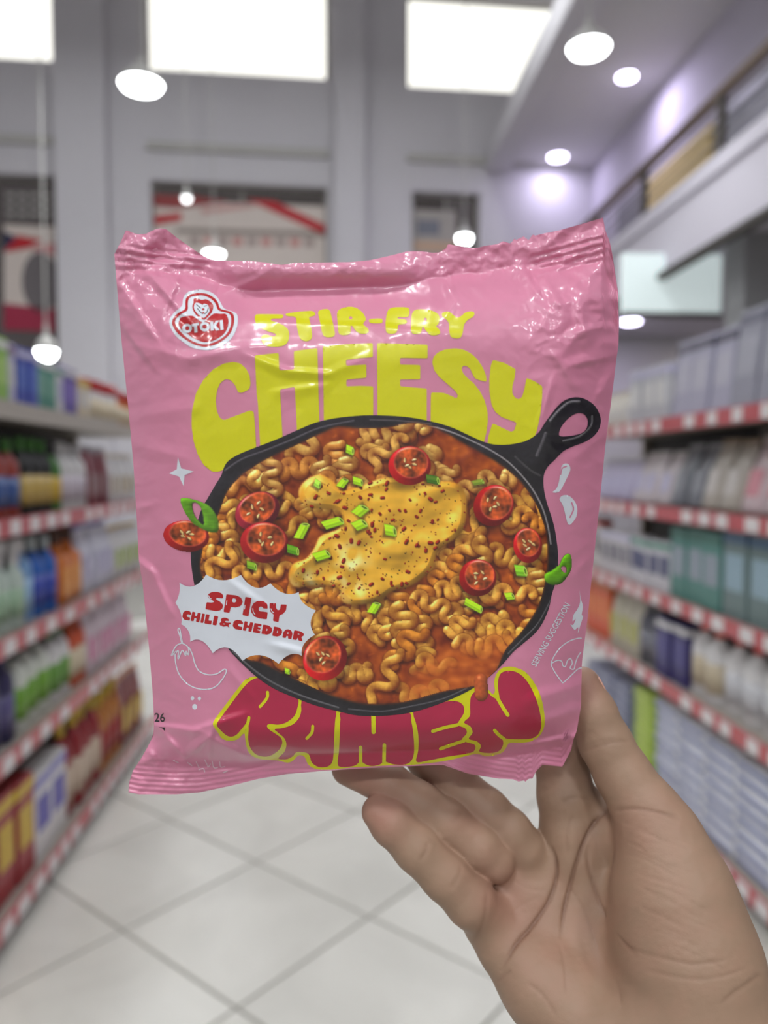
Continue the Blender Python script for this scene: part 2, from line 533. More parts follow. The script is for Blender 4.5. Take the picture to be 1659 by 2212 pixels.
def rack(side, y0, y1, label):
    X = RX[side]
    o = empty('shelf_rack', (X, y0, 0))
    tag(o, label, 'rack', 'shelving racks along the aisle')
    L = y1 - y0
    s = side
    def bx(mb, x0, x1, ya, yb, z0, z1):
        return mb.box(min(s * x0, s * x1), max(s * x0, s * x1), ya, yb, z0, z1)
    bx(MB(), 0.42, 0.44, 0, L, 0.0, 1.95).build('back_panel', M_BACKP, o)
    for yy in (0.0, L - 0.03):
        bx(MB(), 0.38, 0.42, yy, yy + 0.03, 0, 1.98).build('upright', M_SHELF, o)
    bx(MB(), 0.03, 0.4, 0, L, 0.0, 0.05).build('plinth', M_DARK, o)
    for z in LEV:
        b = bx(MB(), 0.0, 0.42, 0, L, z - 0.03, z).build('shelf_board', M_SHELF, o)
        bx(MB(), -0.008, 0.0, 0, L, z - 0.045, z + 0.012).build('price_rail', M_RAIL if z < 1.6 or s > 0 else M_SHELF, b)
        if z > 1.6 and s < 0:
            continue
        y = 0.05 + _rng.random() * 0.1
        while y < L - 0.1:
            w = 0.06 + _rng.random() * 0.02
            bx(MB(), -0.013, -0.008, y, y + w, z - 0.04, z + 0.006).build('price_tag', M_TAGW, b)
            y += w + (0.05 if z < 0.2 else 0.05 + _rng.random() * 0.07)
    return o
for s in (-1, 1):
    rack(s, 1.75, 3.0, 'red railed supermarket rack on the %s of the aisle, section nearest the camera' % WORD[s])
    rack(s, 3.0, 4.25, 'red railed supermarket rack on the %s of the aisle, section further away' % WORD[s])

# ------------------------------------------------------------------ goods
def c2m(c, rough=0.4, coat=0.2):
    return mat('print_%02x%02x%02x' % c, c, rough, coat=coat, var=0.1, scale=25)

def p_bottle(o, w, d, h, c):
    r = w / 2
    sy = 1.0
    sx = d / w
    MB().lathe([(r * .9, 0), (r, h * .03), (r, h * .6), (r * .9, h * .7), (r * .4, h * .8), (r * .36, h * .84)], 14, sx=sx).build('body', c2m(c[0]), o, True)
    MB().lathe([(r * .42, h * .83), (r * .42, h * .98), (r * .36, h)], 12, sx=sx).build('cap', c2m(c[1]), o)
    MB().lathe([(r * 1.015, h * .15), (r * 1.015, h * .52)], 14, sx=sx).build('label', c2m(c[2]), o, True)

def p_trigger(o, w, d, h, c):
    p_bottle(o, w, d, h * .85, c)
    MB().box(-.012, .012, -w * .45, w * .3, h * .82, h * .95).build('spray_head', c2m(c[1]), o)
    MB().box(-.01, .01, -w * .35, -w * .2, h * .68, h * .83).build('trigger', c2m(c[1]), o)

def p_jar(o, w, d, h, c):
    r = w / 2
    MB().lathe([(r * .92, 0), (r, h * .05), (r, h * .68), (r * .85, h * .77)], 16).build('body', c2m(c[0]), o, True)
    MB().lathe([(r * .95, h * .76), (r * .97, h * .98), (r * .9, h)], 16).build('lid', c2m(c[1]), o)
    MB().lathe([(r * 1.015, h * .15), (r * 1.015, h * .58)], 16).build('label', c2m(c[2]), o, True)

def p_box(o, w, d, h, c):
    near_low = o.location.x > 0
    MB().box(-d / 2, d / 2, -w / 2, w / 2, 0, h, .003).build('carton', c2m(c[0]), o)
    e = .0015
    sg = -1 if near_low else 1
    for q in ((-d / 2 - e, -d / 2, -w * .38, w * .38), (-d * .36, d * .36, -w / 2 - e, -w / 2) if near_low else (-d * .36, d * .36, w / 2, w / 2 + e)):
        MB().box(*q, h * .32, h * .72).build('printed_panel', c2m(c[2]), o)
    MB().box(-d / 2 - e, d / 2 + e, -w / 2 - e, w / 2 + e, h * .84, h * .95).build('top_stripe', c2m(c[1]), o)

def p_pouch(o, w, d, h, c):
    v, f = [], []
    rows = [(0, .9, .9), (.06, 1, 1), (.35, 1, .95), (.65, .98, .7), (.85, .96, .3), (.93, .97, .06), (1, .97, .05)]
    n = 12
    for t, a, b in rows:
        for i in range(n):
            g = 2 * math.pi * i / n
            cx_, sy_ = math.cos(g), math.sin(g)
            v.append((b * d / 2 * math.copysign(abs(cx_) ** .6, cx_), a * w / 2 * math.copysign(abs(sy_) ** .5, sy_), t * h))
    for k_ in range(len(rows) - 1):
        for i in range(n):
            j = (i + 1) % n
            f.append((k_ * n + i, k_ * n + j, k_ * n + n + j, k_ * n + n + i))
    f.append(tuple(range(n - 1, -1, -1)))
    f.append(tuple(range(len(v) - n, len(v))))
    mesh_obj('bag', v, f, c2m(c[0], .3), o, True)
    MB().box(-d * .05, d * .05, -w * .485, w * .485, h * .93, h * 1.0).build('top_seal', c2m(c[1]), o)
    MB().box(-d * .505, -d * .44, -w * .3, w * .3, h * .2, h * .55).build('printed_panel', c2m(c[2]), o)

def p_jug(o, w, d, h, c):
    MB().box(-d / 2, d / 2, -w / 2, w / 2, 0, h * .66, w * .12).build('body', c2m(c[0]), o, True)
    MB().lathe([(w * .3, h * .64), (w * .2, h * .78), (w * .17, h * .82)], 12).build('neck', c2m(c[0]), o, True)
    MB().lathe([(w * .2, h * .8), (w * .2, h * .97), (w * .16, h)], 12).build('cap', c2m(c[1]), o)
    MB().tube([(0, w * .2, h * .78), (0, w * .42, h * .8), (0, w * .47, h * .7), (0, w * .4, h * .6)], w * .06, 8).build('handle', c2m(c[0]), o, True)
    MB().box(-d / 2 - .002, -d / 2, -w * .35, w * .35, h * .12, h * .5).build('label', c2m(c[2]), o)

def p_pack(o, w, d, h, c):
    MB().box(-d / 2, d / 2, -w / 2, w / 2, 0, h, min(h * .25, .01)).build('wrapper', c2m(c[0], .3), o, True)
    m = MB().box(-d / 2 - .001, -d / 2, -w * .46, w * .46, h * .3, h * .68)
    m.build('text_band', c2m(c[2]), o)
    MB().box(-d / 2 - .001, -d / 2, -w * .5 + .012, -w * .46, h * .15, h * .85).build('end_flap', c2m(c[1]), o)

KIND = {'bottle': (p_bottle, 'bottle', 'plastic_bottle'), 'trigger': (p_trigger, 'spray bottle', 'spray_bottle'), 'jar': (p_jar, 'jar', 'lidded_jar'),
        'box': (p_box, 'carton', 'product_carton'), 'pouch': (p_pouch, 'pouch', 'refill_pouch'), 'jug': (p_jug, 'jug', 'handled_jug'), 'pack': (p_pack, 'pack', 'wrapped_pack')}
LEVNAME = ['bottom shelf', 'fourth shelf', 'middle shelf', 'second shelf', 'top shelf']
ORD = ['first', 'second', 'third', 'fourth', 'fifth', 'sixth', 'seventh', 'eighth', 'ninth', 'tenth', 'eleventh', 'twelfth', 'thirteenth', 'fourteenth', 'fifteenth', 'sixteenth', 'seventeenth', 'eighteenth', 'nineteenth', 'twentieth', 'twenty-first', 'twenty-second', 'twenty-third', 'twenty-fourth']

def y_of(side, px, z):
    X = RX[side] + side * 0.05
    # the depth at which the shelf front crosses this picture column
    d = ray(px, 1015)
    return X / d[0] * d[1]

def stock(side, lev, groups):
    """groups: (start column, kind, look word, colours, count, width, depth, height, lean)"""
    z = LEV[lev]
    idx = 0
    yend = 0
    # goods of the first kind carry on towards the camera, beyond the edge of the photo
    px, kind, word, cols, n, w, d, h = groups[0][:8]
    fn, cat, nm = KIND[kind]
    y, k_ = y_of(side, px, z) - w - .008, 0
    while y > 1.78 and k_ < 5:
        o = empty(nm, (RX[side] + side * (.035 + d / 2), y + w / 2, z + .0005), 0 if side > 0 else math.pi)
        fn(o, w * .97, d, min(h * 1.13, (LEV + [2.2])[lev + 1] - z - .045), cols)
        tag(o, '%s %s, %s of %s rack, %s beyond the photo edge' % (word, cat, LEVNAME[lev], WORD[side], ORD[k_]), cat, 'goods on the %s of the %s rack' % (LEVNAME[lev], WORD[side]))
        y -= w + .008
        k_ += 1
    for g in groups:
        px, kind, word, cols, n, w, d, h = g[:8]
        lean = g[8] if len(g) > 8 else 0
        y = max(y_of(side, px, z), yend)
        fn, cat, nm = KIND[kind]
        for i in range(n):
            if y + w > 4.22:
                break
            x = RX[side] + side * (0.03 + d / 2 + (_rng.random() * .012))
            hh = min(h * 1.13, (LEV + [2.2])[lev + 1] - z - .045) * (1 + (_rng.random() - .5) * .03)
            o = empty(nm, (x, y + w / 2, z + 0.0005), 0 if side > 0 else math.pi)
            if side < 0:
                pass
            if lean:
                o.rotation_euler = (0, side * lean, 0 if side > 0 else math.pi)
                o.rotation_euler = (0, lean, 0 if side > 0 else math.pi)
                o.location.x += side * d * .15
                o.location.z += math.sin(abs(lean)) * d / 2
            fn(o, w * .97, d, hh, cols)
            tag(o, '%s %s, %s of %s rack, %s from photo edge' % (word, cat, LEVNAME[lev], WORD[side], ORD[min(idx, 23)]), cat, 'goods on the %s of the %s rack' % (LEVNAME[lev], WORD[side]))
            idx += 1
            y += w + 0.006
        yend = y

WH = (214, 212, 212); CR = (214, 200, 172); RD = (176, 28, 34); LIME = (140, 190, 70); BLU = (50, 72, 170); PUR = (98, 80, 160)
TEAL = (70, 140, 120); GRN = (60, 120, 40); BLK = (34, 36, 34); ORG = (206, 112, 30); YEL = (206, 170, 30); GRY = (140, 138, 140)
LAV = (190, 186, 212); PNK = (204, 110, 150); MAR = (120, 40, 50); NVY = (48, 46, 100); LBL = (120, 160, 205); BEI = (190, 176, 150); OLV = (120, 120, 40); BRN = (84, 50, 34)
# left rack
stock(-1, 4, [(-8, 'box', 'lime green', (LIME, WH, (170, 205, 110)), 1, .085, .06, .19), (12, 'box', 'pale mauve', (LAV, (120, 90, 120), WH), 1, .05, .06, .18),
              (36, 'box', 'royal blue', (BLU, LAV, (80, 110, 190)), 2, .075, .06, .18), (76, 'box', 'teal green', (TEAL, WH, (120, 170, 150)), 2, .08, .06, .17),
              (108, 'box', 'pale grey', (WH, TEAL, LAV), 1, .07, .06, .16), (117, 'box', 'violet', (PUR, WH, (130, 110, 190)), 2, .075, .06, .17),
              (147, 'box', 'cream yellow', (CR, YEL, WH), 2, .07, .07, .15), (166, 'jar', 'red-lidded white', (WH, RD, CR), 4, .105, .1, .17),
              (222, 'jar', 'red-lidded orange', (ORG, RD, CR), 6, .1, .1, .16)])
stock(-1, 3, [(-12, 'bottle', 'dark green-topped red', ((150, 60, 50), GRN, (60, 90, 150)), 2, .1, .08, .235), (28, 'bottle', 'black green-capped', (BLK, GRN, (200, 170, 90)), 3, .09, .08, .24),
              (92, 'bottle', 'yellow-labelled green', (GRN, BLK, YEL), 1, .08, .07, .23), (112, 'bottle', 'plain white', (WH, WH, (200, 190, 200)), 3, .085, .08, .235),
              (165, 'pouch', 'maroon', (MAR, GRY, (150, 120, 120)), 3, .1, .06, .23), (206, 'pouch', 'off-white', (WH, CR, BEI), 6, .12, .07, .21)])
stock(-1, 2, [(-10, 'trigger', 'pale green-white', ((190, 205, 195), WH, (160, 190, 160)), 2, .09, .07, .27), (26, 'bottle', 'clear sky-blue', (LBL, WH, (150, 185, 215)), 1, .09, .08, .25),
              (46, 'bottle', 'bright blue', ((40, 96, 180), (190, 200, 200), BLU), 2, .1, .08, .25), (98, 'jug', 'brown-capped amber orange', (ORG, BRN, (226, 150, 60)), 2, .13, .1, .26),
              (158, 'pouch', 'lavender-white', ((206, 206, 220), PUR, LAV), 3, .15, .09, .26), (224, 'pouch', 'lime-printed white', (WH, YEL, (170, 190, 90)), 4, .12, .08, .22)])
stock(-1, 1, [(-14, 'bottle', 'dark navy', ((50, 46, 84), NVY, (90, 84, 130)), 1, .1, .08, .27), (14, 'bottle', 'black-capped green-labelled', ((206, 210, 200), BLK, (110, 160, 50)), 3, .105, .09, .26),
              (88, 'bottle', 'green-shouldered white', (WH, (50, 110, 40), (100, 150, 60)), 2, .1, .08, .25), (140, 'bottle', 'slim orange-red', ((196, 80, 40), (206, 90, 40), CR), 2, .08, .07, .26),
              (172, 'pouch', 'pink-printed white', ((206, 190, 198), PNK, (206, 120, 160)), 5, .13, .08, .25)])
stock(-1, 0, [(-40, 'box', 'yellow and crimson', ((150, 26, 36), YEL, YEL), 2, .14, .09, .3), (30, 'box', 'violet-printed white', (WH, (120, 116, 190), (84, 76, 170)), 2, .16, .09, .27),
              (84, 'bottle', 'yellow-capped crimson', ((140, 24, 34), YEL, (200, 180, 160)), 4, .11, .09, .34), (140, 'bottle', 'mustard', ((176, 110, 40), YEL, (150, 40, 40)), 3, .1, .08, .32),
              (186, 'pouch', 'dark red', ((120, 24, 30), ORG, YEL), 5, .13, .08, .3)])
# extra row of goods hanging one shelf up at the far end of the left rack
# right rack: the photo edge is at the high columns, depth grows towards smaller columns
def rstock(lev, groups):
    stock(1, lev, groups)
rstock(4, [(1680, 'box', 'tall pewter grey', ((150, 150, 164), (110, 110, 126), (166, 166, 178)), 2, .16, .14, .3, .12), (1572, 'box', 'tall lavender-grey', ((170, 168, 188), (90, 88, 104), (184, 182, 196)), 3, .15, .12, .27, .1),
           (1450, 'box', 'pale silver', ((188, 188, 194), LAV, WH), 3, .13, .1, .22), (1392, 'pouch', 'cream', ((206, 200, 190), BEI, WH), 5, .12, .08, .16)])
rstock(3, [(1690, 'pouch', 'pink-footed white', ((206, 186, 190), (220, 206, 206), (206, 140, 150)), 2, .13, .07, .24, .25), (1590, 'pouch', 'beige', ((178, 170, 160), (150, 130, 110), (196, 190, 186)), 2, .13, .07, .24, .25),
           (1512, 'pouch', 'slate grey', ((118, 120, 128), (160, 160, 166), (140, 142, 150)), 2, .13, .07, .23, .25), (1440, 'pouch', 'blush white', ((206, 196, 200), WH, LAV), 3, .13, .07, .21, .25),
           (1372, 'pouch', 'lilac', ((186, 178, 206), WH, LAV), 4, .13, .07, .19, .25)])
rstock(2, [(1690, 'box', 'grey-green', ((112, 132, 132), (80, 110, 140), (150, 176, 190)), 2, .16, .1, .29), (1592, 'box', 'teal', ((84, 136, 128), (70, 120, 110), (150, 160, 172)), 3, .14, .1, .26),
           (1497, 'box', 'blue-striped white', ((208, 206, 212), TEAL, (60, 66, 110)), 4, .1, .07, .19), (1420, 'box', 'grey-striped white', ((206, 202, 206), LAV, (120, 116, 126)), 4, .1, .07, .19),
           (1350, 'box', 'red-topped white', ((208, 204, 202), RD, (120, 110, 110)), 4, .1, .07, .24)])
rstock(1, [(1700, 'bottle', 'red-capped white', (WH, (206, 40, 20), (196, 196, 200)), 3, .12, .1, .28), (1592, 'bottle', 'orange-capped white', (WH, (214, 70, 20), BEI), 2, .12, .1, .28),
           (1545, 'box', 'navy blue', ((52, 46, 108), WH, (70, 64, 130)), 2, .13, .1, .22), (1472, 'bottle', 'charcoal', ((90, 90, 100), GRY, (120, 120, 130)), 2, .1, .08, .26),
           (1420, 'pouch', 'beige', ((196, 190, 172), (150, 150, 120), (176, 176, 90)), 3, .12, .08, .26), (1352, 'box', 'orange', ((214, 84, 40), ORG, (220, 120, 60)), 4, .12, .08, .27)])
# bottom shelf on the right: stacks of flat white packs with rows of blue print, and a lime one
def stacks(lev, groups):
    z = LEV[lev]
    sidx = 0
    yend = 0
    for px, word, cols, nst, rows, w, d, h in groups:
        y = max(y_of(1, px, z), yend)
        for i in range(nst):
            for r_ in range(rows):
                x = RX[1] + .03 + d / 2 + _rng.random() * .008
                o = empty('wrapped_pack', (x, y + w / 2 + (_rng.random() - .5) * .01, z + r_ * (h + .0012) + .0005))
                p_pack(o, w * .98, d, h, cols)
                up = 'bottom' if r_ == 0 else ('topmost' if r_ == rows - 1 else '%s up' % ORD[r_])
                tag(o, '%s pack, %s in %s stack from photo edge, right bottom shelf' % (word, up, ORD[sidx]), 'pack', 'stacked packs on the bottom shelf of the right rack')
            sidx += 1
            y += w + .006
        yend = y
stacks(0, [(1700, 'blue-printed white', ((214, 214, 222), (150, 160, 200), (120, 132, 180)), 4, 8, .22, .18, .047), (1425, 'lime green', ((170, 196, 70), (120, 160, 60), (190, 206, 110)), 1, 8, .2, .18, .045),
           (1372, 'slate blue', ((120, 124, 150), WH, (160, 160, 180)), 3, 7, .2, .18, .045)])
# ================================================================== the noodle packet
GAIN = 1.0
_tilt = math.radians(12)
PB_UP = UPV * math.cos(_tilt) - FWD * math.sin(_tilt)
PB_N = np.cross(RGT, PB_UP)
PB_O = CAM + ray(790, 1100) * 0.236

def bag_pts(p, q, zmm):
    """points of the packet surface: the height zmm above the packet's mid plane"""
    p, q, zmm = np.broadcast_arrays(np.asarray(p, float), np.asarray(q, float), np.asarray(zmm, float))
    d = FWD + RGT * ((p - CX) / F)[..., None] - UPV * ((q - CY) / F)[..., None]
    num = np.dot(PB_O - CAM, PB_N) + zmm * 0.001
    t = num / (d @ PB_N)
    return CAM + d * t[..., None]

def interp(tab):
    xs = np.array([t[0] for t in tab], float)
    ys = np.array([t[1] for t in tab], float)
    return lambda v: np.interp(v, xs, ys)
XL = interp([(470, 247), (549, 247), (600, 251), (720, 261), (860, 275), (1000, 288), (1130, 296), (1210, 300), (1260, 308), (1400, 322), (1500, 330), (1560, 333), (1590, 331), (1615, 318), (1640, 304), (1665, 287), (1690, 279), (1720, 277)])
XR = interp([(470, 1335), (628, 1335), (700, 1337), (745, 1336), (830, 1325), (960, 1308), (1100, 1294), (1230, 1280), (1330, 1270), (1430, 1257), (1525, 1255), (1578, 1246), (1600, 1238), (1620, 1234), (1720, 1225)])
YT = interp([(240, 560), (247, 549), (262, 520), (272, 497), (281, 500), (293, 506), (313, 506), (325, 500), (334, 496), (345, 493), (359, 495), (384, 515), (417, 538), (440, 554), (459, 563), (542, 564), (573, 567), (590, 570), (611, 573), (634, 568), (700, 567), (760, 566), (800, 562), (840, 553), (880, 543), (910, 543), (944, 547), (961, 541), (968, 527), (985, 531), (1026, 537), (1048, 531), (1078, 527), (1087, 521), (1095, 527), (1104, 525), (1111, 515), (1120, 523), (1130, 510), (1142, 519), (1151, 506), (1162, 513), (1167, 506), (1210, 497), (1260, 483), (1303, 470), (1307, 496), (1317, 522), (1323, 550), (1328, 583), (1334, 628), (1350, 660)])
YB = interp([(270, 1712), (278, 1712), (300, 1716), (380, 1716), (430, 1712), (500, 1697), (560, 1682), (620, 1672), (690, 1666), (760, 1661), (860, 1656), (956, 1652), (1010, 1671), (1077, 1682), (1114, 1684), (1121, 1689), (1128, 1682), (1135, 1689), (1142, 1682), (1150, 1682), (1158, 1666), (1170, 1652), (1215, 1656), (1233, 1620), (1260, 1600)])
YTS = interp([(247, 590), (330, 580), (420, 592), (470, 602), (560, 594), (700, 590), (850, 585), (930, 585), (960, 592), (1050, 590), (1160, 580), (1300, 566), (1336, 640)])
YBS = interp([(278, 1655), (340, 1640), (430, 1650), (560, 1655), (700, 1656), (960, 1646), (1100, 1628), (1180, 1614), (1250, 1595)])

_pr = np.random.RandomState(7)
_perm = _pr.permutation(512)
_grad = np.stack([np.cos(np.linspace(0, 2 * np.pi, 512, False)), np.sin(np.linspace(0, 2 * np.pi, 512, False))], 1)[_pr.permutation(512)]

def perlin(x, y, seed=0):
    x, y = np.asarray(x, float) + seed * 17.3, np.asarray(y, float) + seed * 5.7
    xi, yi = np.floor(x).astype(int), np.floor(y).astype(int)
    xf, yf = x - xi, y - yi
    def g(ix, iy, fx, fy):
        h = _perm[(_perm[ix & 511] + iy) & 511]
        return _grad[h, 0] * fx + _grad[h, 1] * fy
    u, v = xf ** 3 * (xf * (xf * 6 - 15) + 10), yf ** 3 * (yf * (yf * 6 - 15) + 10)
    a = g(xi, yi, xf, yf) * (1 - u) + g(xi + 1, yi, xf - 1, yf) * u
    b = g(xi, yi + 1, xf, yf - 1) * (1 - u) + g(xi + 1, yi + 1, xf - 1, yf - 1) * u
    return (a * (1 - v) + b * v) * 1.4

def ridged(x, y, seed=0, octv=3):
    s, amp, tot = 0, 1.0, 0
    for k_ in range(octv):
        s = s + amp * (1 - np.abs(perlin(x * 2 ** k_, y * 2 ** k_, seed + k_ * 3)) * 2)
        tot += amp
        amp *= .5
    return s / tot

def sm(a, b, x):
    t = np.clip((x - a) / (b - a), 0, 1)
    return t * t * (3 - 2 * t)

CREASES = [(300, 565, 420, 705, 45, 14, 1.6), (258, 610, 335, 730, 12, 34, 1.2), (345, 590, 445, 645, 10, 30, 1.2), (262, 700, 330, 790, 26, 10, 0.9),
           (409, 774, 515, 752, 22, 40, 0.9), (290, 745, 409, 774, 22, 34, 0.9), (515, 752, 600, 745, 18, 30, 0.5), (470, 640, 560, 600, 14, 30, 0.8), (385, 600, 350, 690, 10, 26, 1.0),
           (540, 768, 620, 800, 10, 22, 0.8), (620, 800, 705, 806, 10, 22, 0.8), (600, 845, 700, 832, 10, 26, 0.5), (700, 812, 800, 770, 18, 26, 0.4),
           (545, 692, 700, 700, 9, 30, 0.5), (700, 700, 860, 708, 9, 30, 0.5), (860, 712, 1010, 722, 9, 30, 0.5), (960, 600, 985, 650, 12, 22, 0.9), (985, 650, 960, 690, 12, 22, 0.5),
           (1130, 580, 1165, 640, 10, 22, 1.1), (1060, 590, 1130, 580, 8, 26, 1.0), (1215, 600, 1335, 685, 16, 30, 1.1), (1235, 720, 1338, 700, 14, 26, 0.9), (1232, 790, 1338, 765, 20, 12, 0.9),
           (1175, 600, 1230, 690, 12, 24, 0.9), (1250, 640, 1270, 740, 12, 22, 0.7), (1190, 830, 1165, 910, 16, 10, 0.7), (1290, 860, 1322, 800, 14, 20, 0.7), (1240, 830, 1190, 760, 14, 22, 0.5),
           (298, 1212, 330, 1238, 14, 30, 1.6), (330, 1238, 366, 1320, 14, 34, 1.5), (290, 1100, 330, 1090, 14, 14, 0.6), (300, 900, 420, 880, 26, 26, 0.5), (290, 960, 400, 990, 26, 26, 0.5),
           (334, 1566, 420, 1578, 10, 26, 1.3), (420, 1578, 520, 1545, 12, 26, 1.0), (345, 1574, 402, 1640, 10, 24, 1.4), (452, 1592, 400, 1640, 10, 22, 1.3), (452, 1592, 535, 1635, 12, 22, 1.2), (318, 1612, 345, 1655, 12, 18, 0.9), (455, 1590, 450, 1650, 10, 14, 0.8),
           (500, 1258, 565, 1305, 12, 26, 0.7), (590, 1392, 665, 1412, 12, 20, 0.7), (500, 1450, 540, 1500, 14, 20, 0.5), (1150, 1512, 1256, 1478, 22, 30, 0.9), (1130, 1612, 1240, 1590, 10, 28, 1.6), (1170, 1560, 1250, 1530, 18, 26, 0.7),
           (1230, 1000, 1312, 930, 24, 30, 0.5), (1235, 1250, 1282, 1190, 18, 24, 0.5), (640, 905, 660, 1060, 26, 26, 0.35), (480, 1060, 620, 1010, 30, 30, 0.4), (700, 1030, 640, 1120, 20, 26, 0.35)]

def height_field(P, Q):
    dl, dr = P - XL(Q), XR(Q) - P
    dts, dbs = Q - YTS(P), YBS(P) - Q
    f = lambda x, n=2.0: 1 - (1 - np.clip(x, 0, 1)) ** n
    win = sm(420, 560, P) * (1 - sm(840, 1010, P))
    bul = f(dl / 150) * f(dr / 150) * f((dts - 34 * win) / 165) * np.maximum(f((dbs + 6) / 105, 2.6), 0.62 * sm(520, 660, P) * (1 - sm(960, 1080, P)) * sm(-70, -20, dbs))
    Z = 15.0 * bul
    # fold of the top edge and the hollow under it
    Z += win * 5.6 * np.exp(-(np.clip(Q - 584, -200, None) / np.where(Q > 584, 40, 40)) ** 2) * (1 + .08 * perlin(P / 60, Q / 200, 41))
    Z += 1.2 * np.exp(-((Q - 1000) / 260) ** 2) * np.sin((P - 300) / 330)
    for x1, y1, x2, y2, wl_, wr_, A in CREASES:
        L = math.hypot(x2 - x1, y2 - y1)
        ux, uy = (x2 - x1) / L, (y2 - y1) / L
        t = ((P - x1) * ux + (Q - y1) * uy) / L
        d = (P - x1) * -uy + (Q - y1) * ux
        w = np.where(d < 0, wl_, wr_)
        tt = np.clip(t, 0, 1)
        end = np.maximum(0, np.abs(t - tt) * L)
        e = np.sqrt((np.abs(d) / w) ** 2 + (end / 25) ** 2 + 0.012)
        prof = np.clip(1 - e, 0, None)
        Z += 1.35 * A * prof ** 1.35 * (0.55 + 0.45 * np.sin(np.pi * np.clip(t, 0, 1)))
    # crumpling, strongest at the seals and the corners
    m = np.exp(-np.clip(dts, 0, None) / 55) + 0.8 * np.exp(-np.clip(dbs, 0, None) / 40) * np.clip(1 - (P - 520) / 200, 0, 1)
    m += 0.55 * np.exp(-np.clip(dl, 0, None) / 60) + 0.55 * np.exp(-np.clip(dr, 0, None) / 70)
    m = np.clip(m, 0, 1.2) * (1 - .65 * win)
    corner = np.exp(-((P - 1240) / 110) ** 2 - ((Q - 690) / 120) ** 2) + 0.7 * np.exp(-((P - 330) / 110) ** 2 - ((Q - 640) / 120) ** 2)
    Z += (0.16 + 1.1 * m + 1.1 * corner) * (ridged(P / 95, Q / 80, 2) - 0.5)
    Z += (0.03 + 0.24 * m + 0.22 * corner) * (ridged(P / 34, Q / 30, 9) - 0.5)
    # crimped seals
    dt = Q - YT(P)
    right = sm(1120, 1175, P)
    left = 1 - sm(420, 470, P)
    yr = YT(np.full_like(P, 1303)) + (1303 - P) * 0.27
    z1 = (right * sm(28, 38, Q - yr) * (1 - sm(88, 100, Q - yr))) * 0.34 * np.sin((Q - yr) * 2 * np.pi / 16)
    ql = Q - (500 + (P - 260) * 0.12)
    z2 = (left * sm(20, 30, ql) * (1 - sm(80, 95, ql))) * 0.36 * np.sin(ql * 2 * np.pi / 17 + 1.3 * perlin(P / 40, Q / 40, 4))
    Z += z1 + z2
    seal = 1 - sm(-10, 14, dts)
    Z += seal * (0.12 * perlin(P / 9, Q / 7, 11) + 0.2 * perlin(P / 22, Q / 16, 12))
    Z += seal * left * 1.4 * perlin(P / 46, Q / 60, 21)
    db = YB(P) - Q
    fin = 1 - sm(-8, 10, dbs)
    Z += fin * (0.3 * np.sin((db + 0.06 * (P - 280)) * 2 * np.pi / 11) + 0.5 * perlin(P / 60, Q / 40, 31))
    # the middle of the lower edge rolls backwards
    mid = sm(540, 640, P) * (1 - sm(930, 1000, P))
    Z -= mid * 2.6 * sm(1600, 1662, Q) ** 2
    Z -= sm(1175, 1240, P) * 4.0 * sm(1590, 1640, Q)
    return Z
GS = 2.0
_gp, _gq = np.arange(228, 1352, GS), np.arange(452, 1736, GS)
HZ = height_field(*np.meshgrid(_gp, _gq))
_k = np.array([.25, .5, .25])
for _ax in (0, 1):
    HZ = np.apply_along_axis(lambda r_: np.convolve(np.pad(r_, 1, mode='edge'), _k, 'valid'), _ax, HZ)

def hz(p, q):
    x = np.clip((np.asarray(p, float) - _gp[0]) / GS, 0, len(_gp) - 1.001)
    y = np.clip((np.asarray(q, float) - _gq[0]) / GS, 0, len(_gq) - 1.001)
    i, j = y.astype(int), x.astype(int)
    fy, fx = y - i, x - j
    return (HZ[i, j] * (1 - fx) + HZ[i, j + 1] * fx) * (1 - fy) + (HZ[i + 1, j] * (1 - fx) + HZ[i + 1, j + 1] * fx) * fy

def foil(name, rgb=None, rough=0.34, attr=False, coat=0.45):
    m = bpy.data.materials.new(name)
    m.use_nodes = True
    nt = m.node_tree
    b = nt.nodes['Principled BSDF']
    b.inputs['Roughness'].default_value = rough
    b.inputs['Coat Weight'].default_value = coat
    b.inputs['Coat Roughness'].default_value = 0.13
    if attr:
        at = nt.nodes.new('ShaderNodeVertexColor')
        at.layer_name = 'Col'
        nt.links.new(at.outputs[0], b.inputs['Base Color'])
    else:
        c = tuple(v * GAIN for v in lin(rgb))
        no = nt.nodes.new('ShaderNodeTexNoise')
        no.inputs['Scale'].default_value = 60
        tc = nt.nodes.new('ShaderNodeTexCoord')
        nt.links.new(tc.outputs['Object'], no.inputs['Vector'])
        mx = nt.nodes.new('ShaderNodeMix')
        mx.data_type = 'RGBA'
        mx.inputs[6].default_value = tuple(v * .96 for v in c) + (1,)
        mx.inputs[7].default_value = tuple(min(1, v * 1.04) for v in c) + (1,)
        nt.links.new(no.outputs['Fac'], mx.inputs[0])
        nt.links.new(mx.outputs[2], b.inputs['Base Color'])
    return m
M_PINK = foil('pink_foil', (213, 133, 161))
PK = bag_pts(790, 1640, 0)
packet = empty('noodle_packet', tuple(PK))
tag(packet, 'pink foil packet of cheesy ramen noodles held up in the hand', 'packet')

